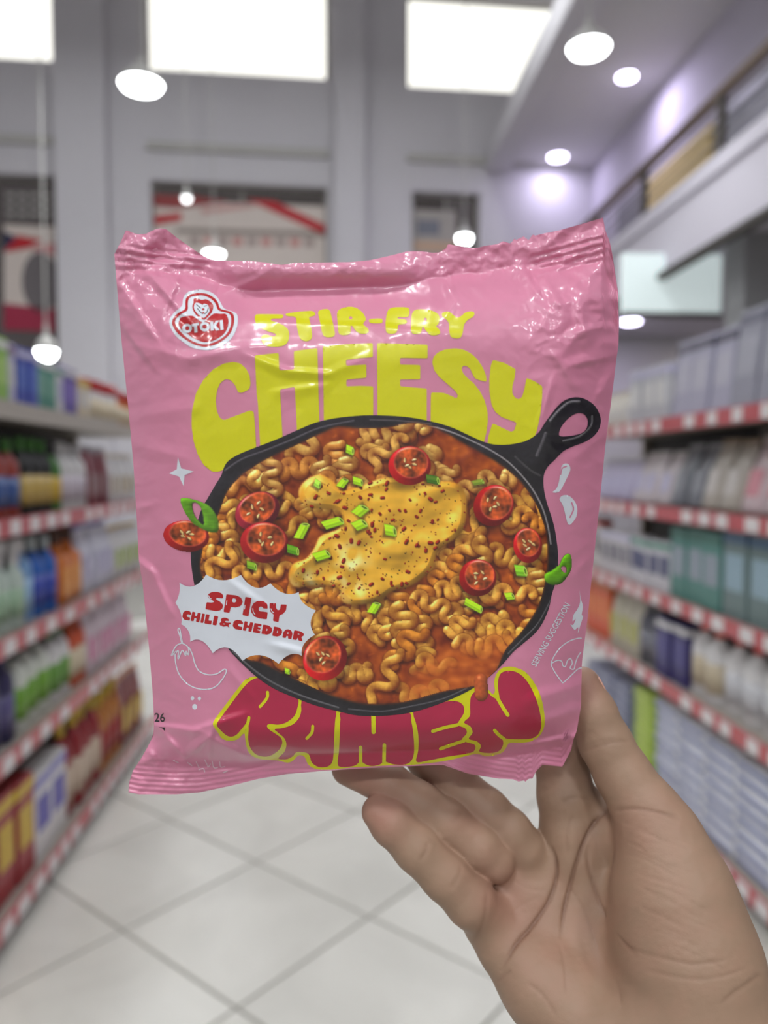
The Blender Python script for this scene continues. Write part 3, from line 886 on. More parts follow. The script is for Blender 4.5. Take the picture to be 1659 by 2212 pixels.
def fast_mesh(name, co, faces, material, parent, colors=None, origin=None):
    """faces: (n, 3) or (n, 4) int array"""
    me = bpy.data.meshes.new(name)
    n, k_ = faces.shape
    co = np.asarray(co, np.float32)
    if origin is not None:
        co = co - np.asarray(origin, np.float32)
    me.vertices.add(len(co))
    me.vertices.foreach_set('co', co.ravel())
    me.loops.add(n * k_)
    me.loops.foreach_set('vertex_index', faces.astype(np.int32).ravel())
    me.polygons.add(n)
    me.polygons.foreach_set('loop_start', np.arange(0, n * k_, k_, dtype=np.int32))
    me.polygons.foreach_set('use_smooth', np.ones(n, bool))
    me.materials.append(material)
    if colors is not None:
        ca = me.color_attributes.new('Col', 'FLOAT_COLOR', 'POINT')
        ca.data.foreach_set('color', np.concatenate([colors, np.ones((len(colors), 1))], 1).astype(np.float32).ravel())
    me.update(calc_edges=True)
    me.validate()
    o = bpy.data.objects.new(name, me)
    return link(o, parent)

def sheet(nu, nv, v0, v1):
    u, v = np.meshgrid(np.linspace(0, 1, nu), np.linspace(v0, v1, nv))
    q = 545 + v * 1130
    for _ in range(12):
        p = XL(q) + u * (XR(q) - XL(q))
        q = YT(p) + v * (YB(p) - YT(p))
    return p, q

def grid_faces(nu, nv, flip=False):
    i = (np.arange(nv - 1)[:, None] * nu + np.arange(nu - 1)[None]).ravel()
    f = np.stack([i, i + nu, i + nu + 1, i + 1], 1)
    return f[:, ::-1] if flip else f

def rear(p, q):
    dl, dr = p - XL(q), XR(q) - p
    e = np.clip(np.minimum(np.minimum(dl, dr) / 130, np.minimum(q - YTS(p), YBS(p) - q) / 110), 0, 1)
    return -9.0 * (1 - (1 - e) ** 2) - 0.35

def edge_pinch(p, q):
    """front and back meet at the rim"""
    return np.minimum(p - XL(q), XR(q) - p)
for nm, v0, v1, nv in (('top_seal', 0.0, 0.058, 36), ('foil_wrapper', 0.058, 0.962, 380), ('bottom_seal', 0.962, 1.0, 22)):
    nu = 400
    p, q = sheet(nu, nv, v0, v1)
    z = hz(p, q)
    a = bag_pts(p, q, z).reshape(-1, 3)
    pb, qb = sheet(80, max(6, nv // 5), v0, v1)
    zb = np.minimum(rear(pb, qb), hz(pb, qb) - 0.3)
    b = bag_pts(pb, qb, zb).reshape(-1, 3)
    fa = grid_faces(nu, nv)
    fb = grid_faces(80, pb.shape[0], True) + len(a)
    # side strips between front and back along the two side edges
    fast_mesh(nm, np.concatenate([a, b]), np.concatenate([fa, fb]), M_PINK, packet, origin=PK)
# rounded side walls of the packet
for nm, e in (('side_fold', 0), ('side_fold', 1)):
    vv = np.linspace(0, 1, 260)
    p, q = sheet(2, 260, 0, 1)
    p, q = p[:, e], q[:, e]
    zf, zr = hz(p, q), np.minimum(rear(p, q), hz(p, q) - 0.3)
    rows = []
    for t in np.linspace(0, 1, 5):
        rows.append(bag_pts(p, q, zf * (1 - t) + zr * t))
    co = np.stack(rows, 1).reshape(-1, 3)
    fast_mesh(nm, co, grid_faces(5, 260, bool(e)), M_PINK, packet, origin=PK)

p, q = sheet(300, 2, 0, 0.001)
p, q = p[0], q[0]
co = np.stack([bag_pts(p, q, hz(p, q) * (1 - t) + np.minimum(rear(p, q), hz(p, q) - .3) * t) for t in np.linspace(0, 1, 5)], 1).reshape(-1, 3)
fast_mesh('top_fold', co, grid_faces(5, 300), M_PINK, packet, origin=PK)
p, q = sheet(300, 2, 0.999, 1)
p, q = p[1], q[1]
co = np.stack([bag_pts(p, q, hz(p, q) * (1 - t) + np.minimum(rear(p, q), hz(p, q) - .3) * t) for t in np.linspace(0, 1, 5)], 1).reshape(-1, 3)
fast_mesh('bottom_fold', co, grid_faces(5, 300, True), M_PINK, packet, origin=PK)

# ------------------------------------------------------------------ print: outlines in picture columns and rows of the packet face
def T(ox, oy, s):
    return lambda pts: [(ox + x / s, oy + y / s) for x, y in pts]
R1, R2, R3, R4 = T(230, 460, 2.9105), T(780, 460, 2.9105), T(330, 860, 3.318), T(800, 840, 3.1904)
R5, R6, RS, RE, RF = T(270, 1220, 3.2529), T(740, 1220, 2.9625), T(540, 640, 3.318), T(360, 620, 10.369), T(400, 880, 1.8033)
RR, RB = T(440, 1400, 2.1829), T(370, 1240, 5.0273)

def rnd(pts, r=3.0, n=4):
    out = []
    m = len(pts)
    for i in range(m):
        a, b, c = np.array(pts[i - 1]), np.array(pts[i]), np.array(pts[(i + 1) % m])
        la, lc = np.linalg.norm(a - b), np.linalg.norm(c - b)
        ra, rc = min(r, la * .5), min(r, lc * .5)
        s, e = b + (a - b) / max(la, 1e-6) * ra, b + (c - b) / max(lc, 1e-6) * rc
        for t in np.linspace(0, 1, n):
            out.append(tuple((1 - t) ** 2 * s + 2 * t * (1 - t) * b + t * t * e))
    return out

def crv(pts, n=5, closed=True):
    P = np.array(pts, float)
    m = len(P)
    out = []
    for i in range(m if closed else m - 1):
        p0, p1, p2, p3 = (P[(i - 1) % m], P[i], P[(i + 1) % m], P[(i + 2) % m]) if closed else (P[max(i - 1, 0)], P[i], P[i + 1], P[min(i + 2, m - 1)])
        for t in np.linspace(0, 1, n, endpoint=False):
            out.append(tuple(.5 * ((2 * p1) + (p2 - p0) * t + (2 * p0 - 5 * p1 + 4 * p2 - p3) * t * t + (3 * p1 - p0 - 3 * p2 + p3) * t ** 3)))
    if not closed:
        out.append(tuple(P[-1]))
    return out

def inside(x, y, loops):
    r_ = np.zeros(np.shape(x), bool)
    for lp in loops:
        L = np.array(lp, float)
        x1, y1 = L[:, 0], L[:, 1]
        x2, y2 = np.roll(x1, -1), np.roll(y1, -1)
        for k_ in range(len(L)):
            if y1[k_] == y2[k_]:
                continue
            c = ((y1[k_] > y) != (y2[k_] > y)) & (x < (x2[k_] - x1[k_]) * (y - y1[k_]) / (y2[k_] - y1[k_]) + x1[k_])
            r_ ^= c
    return r_

def resample(lp, step):
    out = []
    m = len(lp)
    for i in range(m):
        a, b = np.array(lp[i]), np.array(lp[(i + 1) % m])
        d = np.linalg.norm(b - a)
        if d < 0.15:
            continue
        k_ = max(1, int(math.ceil(d / step)))
        for t in range(k_):
            out.append(tuple(a + (b - a) * t / k_))
    return out
LAYER = 0.06

def decal(name, loops, layer, material, parent=None, step=3.4):
    """flat print that follows the foil"""
    loops = [resample(lp, step) for lp in loops]
    pts, edges = [], []
    for lp in loops:
        n0 = len(pts)
        pts += lp
        edges += [(n0 + i, n0 + (i + 1) % len(lp)) for i in range(len(lp))]
    A = np.array(pts)
    x0, y0 = A.min(0)
    x1, y1 = A.max(0)
    gx, gy = np.meshgrid(np.arange(x0 + step / 2, x1, step), np.arange(y0 + step / 2, y1, step))
    gx, gy = gx.ravel() + .013, gy.ravel() + .017
    if len(gx):
        k_ = inside(gx, gy, loops)
        gx, gy = gx[k_], gy[k_]
        if len(gx):
            # keep clear of the outline
            cells = {(int(a // step), int(b // step)) for a, b in pts}
            keep = [i for i in range(len(gx)) if (int(gx[i] // step), int(gy[i] // step)) not in cells]
            pts = pts + [(gx[i], gy[i]) for i in keep]
    res = delaunay_2d_cdt([Vector((a, b)) for a, b in pts], edges, [], 0, 1e-5)
    V = np.array([tuple(v) for v in res[0]])
    Fc = np.array([f for f in res[2] if len(f) == 3])
    cen = V[Fc].mean(1)
    Fc = Fc[inside(cen[:, 0], cen[:, 1], loops)]
    # orient towards the viewer
    a, b, c = V[Fc[:, 0]], V[Fc[:, 1]], V[Fc[:, 2]]
    cr_ = (b[:, 0] - a[:, 0]) * (c[:, 1] - a[:, 1]) - (b[:, 1] - a[:, 1]) * (c[:, 0] - a[:, 0])
    Fc = np.where((cr_ > 0)[:, None], Fc[:, ::-1], Fc)
    co = bag_pts(V[:, 0], V[:, 1], hz(V[:, 0], V[:, 1]) + layer * LAYER + 0.05)
    return fast_mesh(name, co, Fc, material, parent if parent is not None else packet, origin=PK)

def stroke(pts, w, caps=True):
    """outline of a round ended stroke"""
    P = np.array(crv(pts, 6, False))
    d = np.gradient(P, axis=0)
    d /= np.maximum(np.linalg.norm(d, axis=1)[:, None], 1e-6)
    n = np.stack([-d[:, 1], d[:, 0]], 1) * w / 2
    l, r_ = P + n, P - n
    out = [tuple(a) for a in l]
    a0 = math.atan2(n[-1][1], n[-1][0])
    out += [tuple(P[-1] + w / 2 * np.array([math.cos(a0 - t), math.sin(a0 - t)])) for t in np.linspace(0, math.pi, 6)[1:-1]]
    out += [tuple(a) for a in r_[::-1]]
    a0 = math.atan2(-n[0][1], -n[0][0])
    out += [tuple(P[0] + w / 2 * np.array([math.cos(a0 - t), math.sin(a0 - t)])) for t in np.linspace(0, math.pi, 6)[1:-1]]
    return out

def ell(cx, cy, rx, ry, rot=0.0, n=24):
    return [(cx + rx * math.cos(t) * math.cos(rot) - ry * math.sin(t) * math.sin(rot), cy + rx * math.cos(t) * math.sin(rot) + ry * math.sin(t) * math.cos(rot)) for t in np.linspace(0, 2 * math.pi, n, endpoint=False)]
F_YEL = foil('yellow_print', (213, 209, 0))
F_MAG = foil('magenta_print', (176, 32, 70))
F_WHT = foil('white_print', (216, 220, 228))
F_RED = foil('red_print', (182, 14, 24))
F_BLK = foil('black_print', (26, 22, 22))
F_PAN = foil('iron_print', (28, 25, 30))
F_PNK = foil('pink_print', (213, 133, 161))

# CHEESY
CH = {'letter_c': [rnd(R1([(850, 1132), (828, 1128), (808, 1082), (780, 1050), (748, 1044), (716, 1068), (696, 1112), (687, 1180), (694, 1245), (712, 1288), (738, 1303), (905, 1240), (926, 1250), (933, 1330)]) + R3([(742, 360), (620, 470), (515, 510), (470, 528), (425, 527), (365, 480), (320, 400), (290, 300), (278, 200), (279, 110)]) + R1([(540, 1230), (563, 1132), (608, 1050), (668, 985), (735, 947), (795, 936), (840, 945), (875, 975), (900, 1020), (906, 1075), (898, 1108)]), 4)],
      'letter_h': [rnd(R1([(932, 895), (1083, 880), (1086, 990), (1180, 984), (1178, 868), (1326, 849), (1334, 1150), (1342, 1420), (1200, 1420), (1184, 1094), (1091, 1110), (1112, 1500)]) + R3([(933, 330), (773, 400), (762, 200), (752, 20)]) + R1([(945, 1150)]), 4)],
      'letter_e': [rnd(R1([(1360, 838), (1500, 826)]) + R2([(0, 821), (74, 818), (74, 906), (0, 912)]) + R1([(1506, 924), (1507, 960), (1634, 953), (1634, 1036), (1508, 1048), (1508, 1090)]) + R2([(0, 1087), (76, 1090), (76, 1330)]) + R1([(1368, 1400)]), 3)],
      'letter_e.001': [rnd(R2([(100, 818), (418, 828), (418, 914), (245, 911), (245, 953), (372, 956), (372, 1046), (245, 1047), (245, 1090), (413, 1104), (413, 1360), (103, 1360)]), 3)],
      'letter_s': [rnd(R2([(437, 1400), (438, 1190), (440, 1128), (520, 1131), (572, 1152), (600, 1167), (610, 1148), (592, 1118), (545, 1078), (490, 1030), (460, 990), (447, 940), (455, 905), (482, 877), (530, 857), (590, 851), (640, 857), (690, 882), (730, 918), (762, 965), (784, 1015), (790, 1062), (745, 1052), (716, 1041), (700, 1012), (686, 980), (662, 961), (640, 961), (631, 980), (642, 1008), (668, 1037), (710, 1072), (748, 1122), (778, 1180), (795, 1250), (797, 1310), (788, 1380), (772, 1445)]) + R4([(640, 420), (420, 330)]), 4)],
      'letter_y': [rnd(R2([(828, 924), (900, 942), (972, 982), (966, 1035), (951, 1090), (951, 1135), (968, 1162), (992, 1172), (1012, 1156), (1026, 1112), (1040, 1036), (1095, 1060), (1140, 1090), (1138, 1160), (1128, 1260), (1106, 1370), (1070, 1450)]) + R4([(1030, 400), (900, 420), (806, 400), (812, 330), (842, 236), (968, 296), (992, 288), (1008, 232), (905, 195), (862, 160), (835, 110)]) + R2([(806, 1120), (806, 1040), (815, 960)]), 4)]}
_che = empty('cheesy_lettering')
_che.parent = packet
_che['label'] = 'big yellow word CHEESY'
for k_, lp in CH.items():
    decal(k_.split('.')[0], lp, 1, F_YEL, _che)
# STIR-FRY
SF = [('letter_s', [(40, 135), (60, 128), (150, 128), (230, 130), (238, 145), (225, 158), (170, 160), (150, 166), (160, 178), (200, 190), (250, 215), (278, 250), (280, 300), (265, 335), (235, 355), (190, 362), (130, 358), (95, 340), (80, 305), (90, 280), (120, 275), (160, 287), (182, 282), (180, 268), (140, 255), (90, 235), (50, 205), (35, 165)], None),
      ('letter_t', [(255, 130), (275, 120), (350, 110), (440, 105), (465, 120), (462, 138), (430, 148), (425, 160), (438, 220), (445, 280), (435, 310), (405, 322), (370, 312), (350, 280), (335, 210), (325, 150), (270, 142)], None),
      ('letter_i', [(490, 110), (515, 95), (555, 92), (575, 110), (590, 170), (605, 240), (608, 275), (590, 292), (545, 292), (520, 270), (505, 200), (492, 140)], None),
      ('letter_r', [(625, 120), (650, 90), (710, 75), (765, 85), (810, 120), (830, 165), (815, 190), (815, 205), (845, 230), (850, 255), (830, 268), (785, 265), (755, 245), (735, 215), (722, 215), (720, 260), (705, 275), (660, 278), (635, 260), (628, 190)], (722, 155, 12)),
      ('hyphen', [(852, 175), (870, 162), (940, 160), (950, 175), (940, 192), (870, 192)], None),
      ('letter_f', [(972, 180), (985, 110), (1010, 85), (1060, 78), (1130, 82), (1142, 105), (1138, 140), (1120, 150), (1065, 150), (1062, 160), (1110, 165), (1125, 178), (1115, 197), (1065, 205), (1058, 240), (1040, 265), (1000, 268), (975, 250)], None),
      ('letter_r', [(1155, 200), (1160, 130), (1185, 98), (1240, 93), (1310, 105), (1350, 130), (1360, 170), (1345, 205), (1335, 215), (1358, 240), (1362, 265), (1340, 278), (1295, 278), (1265, 250), (1245, 222), (1235, 222), (1228, 255), (1210, 270), (1170, 268), (1155, 250)], (1257, 165, 11)),
      ('letter_y', [(1375, 125), (1395, 112), (1430, 112), (1460, 135), (1485, 152), (1515, 140), (1545, 115), (1590, 108), (1608, 120), (1600, 145), (1560, 170), (1535, 205), (1525, 260), (1510, 295), (1475, 302), (1440, 290), (1428, 250), (1425, 195), (1405, 165), (1380, 145)], None)]
_sf = empty('stir_fry_lettering')
_sf.parent = packet
_sf['label'] = 'yellow word STIR-FRY'
for nm, pts, hole in SF:
    decal(nm, [crv(RS(pts), 4)] + ([ell(*RS([hole[:2]])[0], hole[2] / 3.318, hole[2] / 3.318, 0, 12)] if hole else []), 1, F_YEL, _sf)
# RAMEN
_ra = empty('ramen_lettering')
_ra.parent = packet
_ra['label'] = 'magenta bubble word RAMEN outlined in yellow'
decal('yellow_outline', [crv(RR([(250, 132), (200, 146), (163, 188), (120, 245), (75, 305), (47, 345), (45, 366), (65, 395), (85, 425), (120, 438), (160, 430), (190, 402), (196, 430), (205, 475), (225, 505), (260, 522), (310, 528), (350, 530), (395, 540), (422, 530), (447, 506), (475, 512), (490, 545), (515, 565), (550, 573), (620, 571), (700, 563), (790, 558), (870, 553), (960, 552), (1040, 545), (1150, 530), (1240, 508), (1290, 499), (1330, 510), (1370, 506), (1412, 490), (1430, 462), (1445, 446), (1500, 446), (1555, 436), (1590, 405), (1608, 360), (1605, 300), (1590, 230), (1560, 165), (1520, 115), (1480, 95), (1440, 87), (1400, 98), (1377, 130), (1370, 165), (1373, 205), (1360, 216), (1340, 195), (1280, 180), (1180, 200), (1000, 250), (800, 270), (600, 250), (450, 210), (350, 150), (300, 120)]), 3)], 1, F_YEL, _ra)
RAM = [('letter_r', [(255, 140), (215, 158), (172, 205), (125, 268), (85, 322), (62, 358), (75, 382), (105, 410), (130, 418), (155, 408), (180, 380), (205, 350), (212, 375), (210, 430), (220, 470), (245, 500), (285, 512), (320, 505), (355, 480), (370, 450), (365, 425), (340, 405), (310, 385), (298, 367), (312, 357), (350, 361), (390, 350), (425, 322), (440, 288), (445, 240), (400, 200), (330, 150), (290, 135)]),
       ('letter_a', [(460, 262), (480, 240), (610, 280), (624, 310), (620, 340), (615, 420), (612, 500), (605, 540), (580, 560), (540, 560), (510, 540), (500, 510), (485, 494), (440, 490), (420, 510), (390, 524), (352, 520), (380, 490), (390, 455), (380, 425), (352, 400), (335, 382), (372, 377), (420, 360), (450, 328), (460, 295)]),
       ('letter_m', [(645, 335), (655, 300), (800, 300), (960, 300), (980, 350), (990, 420), (992, 490), (980, 530), (950, 549), (900, 549), (870, 540), (850, 535), (830, 549), (795, 556), (765, 549), (740, 535), (715, 553), (680, 560), (645, 560), (632, 545), (638, 480), (642, 400)]),
       ('letter_e', [(990, 318), (1000, 290), (1100, 260), (1185, 250), (1222, 268), (1228, 302), (1208, 338), (1196, 362), (1232, 378), (1240, 402), (1218, 430), (1240, 444), (1276, 455), (1280, 476), (1255, 495), (1150, 512), (1060, 530), (1003, 536), (1012, 480), (1012, 410), (1000, 350)]),
       ('letter_n', [(1262, 225), (1256, 270), (1255, 320), (1228, 350), (1258, 370), (1268, 400), (1250, 428), (1288, 440), (1308, 462), (1300, 488), (1350, 495), (1393, 485), (1412, 455), (1412, 425), (1440, 429), (1500, 430), (1550, 425), (1582, 400), (1592, 350), (1580, 280), (1555, 210), (1520, 150), (1480, 116), (1440, 107), (1404, 117), (1390, 145), (1388, 190), (1395, 240), (1380, 240), (1355, 225), (1330, 200), (1290, 200)])]
for nm, pts in RAM:
    decal(nm, [crv(RR(pts), 4)], 2, F_MAG, _ra)
for pts, w in (([(301, 208), (298, 236), (266, 276)], 14), ([(514, 368), (510, 398), (486, 426)], 14), ([(213, 328), (205, 362), (184, 392)], 15), ([(800, 318), (801, 396)], 20), ([(740, 468), (740, 548)], 17), ([(852, 457), (850, 545)], 17),
               ([(1080, 392), (1140, 374), (1196, 362)], 16), ([(1117, 475), (1170, 456), (1228, 437)], 16), ([(1380, 225), (1400, 262), (1434, 316)], 17), ([(1372, 388), (1392, 410), (1416, 428)], 16)):
    decal('inner_line', [stroke(RR(pts), w / 2.1829)], 3, F_YEL, _ra, 3)
# ------------------------------------------------------------------ the printed skillet of noodles (a photograph printed on the foil)
PAN = R3([(300, 1345), (280, 1230), (272, 1100), (300, 960), (325, 870), (352, 790), (395, 715), (450, 620), (490, 555), (505, 510), (530, 462), (575, 425), (650, 388), (760, 345), (900, 290), (1030, 232), (1160, 178), (1300, 145), (1450, 128)]) + \
      R4([(0, 182), (150, 186), (280, 198), (420, 225), (560, 265), (690, 325), (810, 375), (920, 386), (1030, 371), (1100, 345), (1160, 300), (1200, 240), (1250, 170), (1310, 100), (1370, 66), (1430, 58), (1490, 75), (1550, 120), (1585, 190), (1585, 250), (1555, 310), (1490, 360), (1400, 395), (1330, 430), (1270, 490), (1220, 540), (1195, 600), (1195, 680), (1215, 780), (1245, 870), (1270, 960), (1286, 1060), (1294, 1150), (1290, 1250), (1275, 1340), (1250, 1420)]) + \
      R6([(1320, 280), (1280, 372), (1230, 440), (1160, 500), (1090, 560), (1030, 630), (960, 700), (860, 775), (740, 840), (620, 890), (500, 930), (380, 955), (250, 967), (100, 965)]) + \
      R5([(1500, 1030), (1350, 992), (1200, 937), (1050, 872), (930, 792), (820, 692), (735, 603), (690, 520), (560, 330), (500, 150)])
PAN = crv(PAN, 3)
HOLE = crv(R4([(1300, 312), (1316, 262), (1366, 202), (1418, 170), (1465, 170), (1495, 200), (1498, 250), (1480, 290), (1430, 315), (1350, 327), (1312, 326)]), 3)
FOOD = crv(RF([(62, 640), (62, 590), (78, 510), (125, 425), (160, 335), (215, 268), (310, 205), (430, 148), (540, 96), (600, 75), (690, 82), (790, 78), (870, 62), (930, 66), (1000, 92), (1090, 142), (1180, 192), (1262, 248), (1330, 318), (1380, 405), (1408, 500), (1412, 600), (1398, 700), (1370, 785), (1310, 875), (1248, 945), (1215, 1020), (1185, 1062), (1130, 1085), (1000, 1108), (850, 1148), (700, 1155), (560, 1118), (420, 1055), (300, 995), (220, 965), (120, 800)]), 4)
pan = decal('skillet_print', [PAN, HOLE], 3, F_PAN, packet, 5)
pan['label'] = 'printed cast iron skillet of cheesy noodles'
ST = 1.25
_fx, _fy = np.arange(344, 1312, ST), np.arange(852, 1548, ST)
FX, FY = np.meshgrid(_fx, _fy)
IMG = np.zeros(FX.shape + (3,))
COV = np.zeros(FX.shape, bool)
m_pan, m_food = inside(FX, FY, [PAN, HOLE]), inside(FX, FY, [FOOD])

def blur(a, r, it=2):
    k_ = max(1, int(r / ST))
    for _ in range(it):
        for ax in (0, 1):
            b = np.pad(a, [(k_ + 1, k_) if i == ax else (0, 0) for i in range(a.ndim)], mode='edge').cumsum(ax)
            n = a.shape[ax]
            a = (np.take(b, np.arange(2 * k_ + 1, 2 * k_ + 1 + n), ax) - np.take(b, np.arange(0, n), ax)) / (2 * k_ + 1)
    return a

def put(mask, col):
    IMG[:] = IMG * (1 - mask[..., None]) + col * mask[..., None]
# iron
g = perlin(FX / 9, FY / 9, 3) * 5 + perlin(FX / 60, FY / 60, 5) * 8
IMG[:] = np.array([28, 25, 30]) + g[..., None]
edge = blur(m_pan.astype(float), 9)
IMG += ((1 - edge) * m_pan * 26)[..., None] * np.array([.9, .85, 1.])
COV |= m_pan
LX, LY, LZ = -.38, -.62, .69

def segdist(pts, x, y):
    best = np.full(x.shape, 1e9)
    ox, oy = np.zeros(x.shape), np.zeros(x.shape)
    tt = np.zeros(x.shape)
    n = len(pts) - 1
    for i in range(n):
        (ax, ay), (bx, by) = pts[i], pts[i + 1]
        dx, dy = bx - ax, by - ay
        t = np.clip(((x - ax) * dx + (y - ay) * dy) / (dx * dx + dy * dy + 1e-9), 0, 1)
        vx, vy = x - ax - dx * t, y - ay - dy * t
        d = vx * vx + vy * vy
        k_ = d < best
        best = np.where(k_, d, best)
        ox, oy = np.where(k_, vx, ox), np.where(k_, vy, oy)
        tt = np.where(k_, (i + t) / n, tt)
    return np.sqrt(best), ox, oy, tt

def tube2(pts, r, col, spec=.5, shadow=.5, clip=None, dark=.42, flat=0.0, cover=False, taper=0, mod=None):
    P = np.array(pts)
    x0, x1, y0, y1 = P[:, 0].min() - r * 1.8, P[:, 0].max() + r * 1.8, P[:, 1].min() - r * 1.8, P[:, 1].max() + r * 2.2
    j0, j1 = max(0, int((x0 - _fx[0]) / ST)), min(len(_fx), int((x1 - _fx[0]) / ST) + 1)
    i0, i1 = max(0, int((y0 - _fy[0]) / ST)), min(len(_fy), int((y1 - _fy[0]) / ST) + 1)
    if j1 <= j0 or i1 <= i0:
        return
    sl = (slice(i0, i1), slice(j0, j1))
    x, y = FX[sl], FY[sl]
    ok = np.ones(x.shape) if clip is None else clip[sl].astype(float)
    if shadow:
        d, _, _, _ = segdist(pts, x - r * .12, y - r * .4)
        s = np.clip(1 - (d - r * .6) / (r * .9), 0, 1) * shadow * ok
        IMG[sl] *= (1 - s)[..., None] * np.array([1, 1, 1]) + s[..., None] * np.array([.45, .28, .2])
    d, ox, oy, tt = segdist(pts, x, y)
    rr = r * (1 - taper * np.abs(tt * 2 - 1) ** 2)
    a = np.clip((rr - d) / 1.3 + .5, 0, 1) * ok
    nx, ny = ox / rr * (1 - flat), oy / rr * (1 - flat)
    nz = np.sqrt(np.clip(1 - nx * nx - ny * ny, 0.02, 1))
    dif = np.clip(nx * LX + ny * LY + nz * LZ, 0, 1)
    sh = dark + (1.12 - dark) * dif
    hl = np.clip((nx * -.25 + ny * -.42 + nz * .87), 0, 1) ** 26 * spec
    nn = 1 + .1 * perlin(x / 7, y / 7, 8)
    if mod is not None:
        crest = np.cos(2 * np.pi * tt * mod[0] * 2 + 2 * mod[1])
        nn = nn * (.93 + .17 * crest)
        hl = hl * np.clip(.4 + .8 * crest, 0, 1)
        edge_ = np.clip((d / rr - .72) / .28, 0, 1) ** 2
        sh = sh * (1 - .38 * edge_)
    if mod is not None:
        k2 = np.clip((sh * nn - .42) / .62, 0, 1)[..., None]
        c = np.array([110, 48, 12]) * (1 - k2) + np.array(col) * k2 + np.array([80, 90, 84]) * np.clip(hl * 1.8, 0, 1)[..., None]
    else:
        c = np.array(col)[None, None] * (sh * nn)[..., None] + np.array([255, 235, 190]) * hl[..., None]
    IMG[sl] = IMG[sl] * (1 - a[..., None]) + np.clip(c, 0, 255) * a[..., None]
    if cover:
        COV[sl] |= a > .5
# rim lines of the skillet
for pts, w, c in ((R4([(200, 250), (420, 262), (560, 300), (700, 360), (830, 425), (950, 505), (1050, 605), (1130, 710), (1190, 830), (1225, 950), (1245, 1070)]), 2.0, (150, 144, 146)),
                  (R4([(0, 215), (200, 222), (420, 245)]), 2.2, (74, 68, 72)), (R3([(520, 520), (640, 440), (800, 380), (1000, 300), (1200, 215), (1440, 165)]), 3, (66, 62, 70)),
                  (R6([(1350, 190), (1300, 290), (1240, 390), (1150, 480), (1060, 570)]), 1.6, (90, 88, 92)), (R6([(40, 925), (250, 940), (450, 905), (640, 860), (800, 790)]), 2.2, (72, 70, 76)), (R5([(760, 610), (900, 735), (1050, 835), (1250, 925), (1500, 1005)]), 2.4, (96, 94, 98)),
                  (R4([(1240, 220), (1300, 150), (1370, 95), (1440, 88)]), 3.2, (112, 108, 114)), (R4([(1530, 190), (1520, 260), (1440, 330), (1330, 360)]), 2.6, (92, 90, 94)), (R4([(1210, 310), (1180, 390), (1150, 460)]), 4.5, (80, 76, 82)), (R4([(1000, 470), (1100, 560), (1170, 600)]), 3, (62, 58, 62))):
    tube2(crv(pts, 4, False), w, c, .1, 0, m_pan)
for _ in range(500):
    t = _rng.random()
# sauce
sn = perlin(FX / 42, FY / 34, 14) + .5 * perlin(FX / 16, FY / 14, 15)
sc_ = np.stack([136 + 46 * sn, 58 + 34 * sn, 16 + 10 * sn], -1)
soft = blur(m_food.astype(float), 3)
put(np.clip(soft * m_pan, 0, 1), sc_)
hl = np.clip(perlin(FX / 18, FY / 12, 44) * 1.6 - .75, 0, 1)
IMG += (hl * m_food * 70)[..., None] * np.array([1, .7, .4])
rg = random.Random(21)
CHEESE = crv(RF([(440, 335), (468, 285), (530, 262), (590, 300), (610, 325), (700, 300), (760, 278), (850, 272), (950, 290), (1050, 292), (1092, 340), (1094, 430), (1068, 500), (985, 555), (966, 620), (890, 690), (800, 718), (765, 752), (690, 768), (615, 760), (598, 705), (520, 690), (430, 700), (402, 660), (420, 610), (470, 590), (505, 545), (528, 500), (600, 470), (604, 405), (540, 395), (470, 385)]), 4)
m_che = inside(FX, FY, [CHEESE])
# noodles, back to front
noods = []
while len(noods) < 215:
    px, py = rg.uniform(420, 1195), rg.uniform(905, 1520)
    if all((px - a) ** 2 + (py - b) ** 2 > 19 ** 2 for a, b in noods):
        noods.append((px, py))
noods.sort(key=lambda a: a[1] + rg.uniform(-30, 30))
FL = [FOOD]
ok_ = inside(np.array([n[0] for n in noods]), np.array([n[1] for n in noods]), FL)
in_c = inside(np.array([n[0] for n in noods]), np.array([n[1] for n in noods]), [CHEESE])
clipf = blur(m_food.astype(float), 3) > .6
for (px, py), k_, ic in zip(noods, ok_, in_c):
    if not k_ or (ic and rg.random() < .8):
        continue
    if px > 930 and py > 1400 and rg.random() < .8:
        continue
    if ((px < 500 and py < 1060) or (px > 1040 and py < 1150)) and rg.random() < .35:
        continue
    ang = rg.choice((0, 0, .5, -.5, 1.2, -1.2, 1.57)) + rg.uniform(-.3, .3)
    r = rg.uniform(8.6, 11.8)
    om, lam, tot = rg.uniform(1.1, 1.95), rg.uniform(84, 112), rg.uniform(90, 230)
    ph = rg.uniform(0, 6.3)
    bend = rg.uniform(-.006, .006)
    n = tot / lam
    k2_ = int(tot / 4) + 2
    x = y = 0.0
    pts = []
    for q_ in range(k2_):
        th_ = ang + om * math.cos(2 * math.pi * q_ * 4 / lam + ph) + bend * q_ * 4
        pts.append((x, y))
        x += 4 * math.cos(th_)
        y += 4 * math.sin(th_) * .85
    mx_, my_ = sum(p_[0] for p_ in pts) / k2_, sum(p_[1] for p_ in pts) / k2_
    pts = [(a_ - mx_ + px, b_ - my_ + py) for a_, b_ in pts]
    base = np.array([236, 176, 72]) * rg.uniform(.84, 1.05) + np.array([10, 8, 8]) * rg.uniform(-1, 1)
    if rg.random() < .3:
        base = np.array([216, 138, 44])
    if py < 1080:
        base = base * .97 + np.array([4, 10, 20])
    tube2(pts, r, base, rg.uniform(.3, .75), .85, clipf, flat=.25, mod=(n, ph))
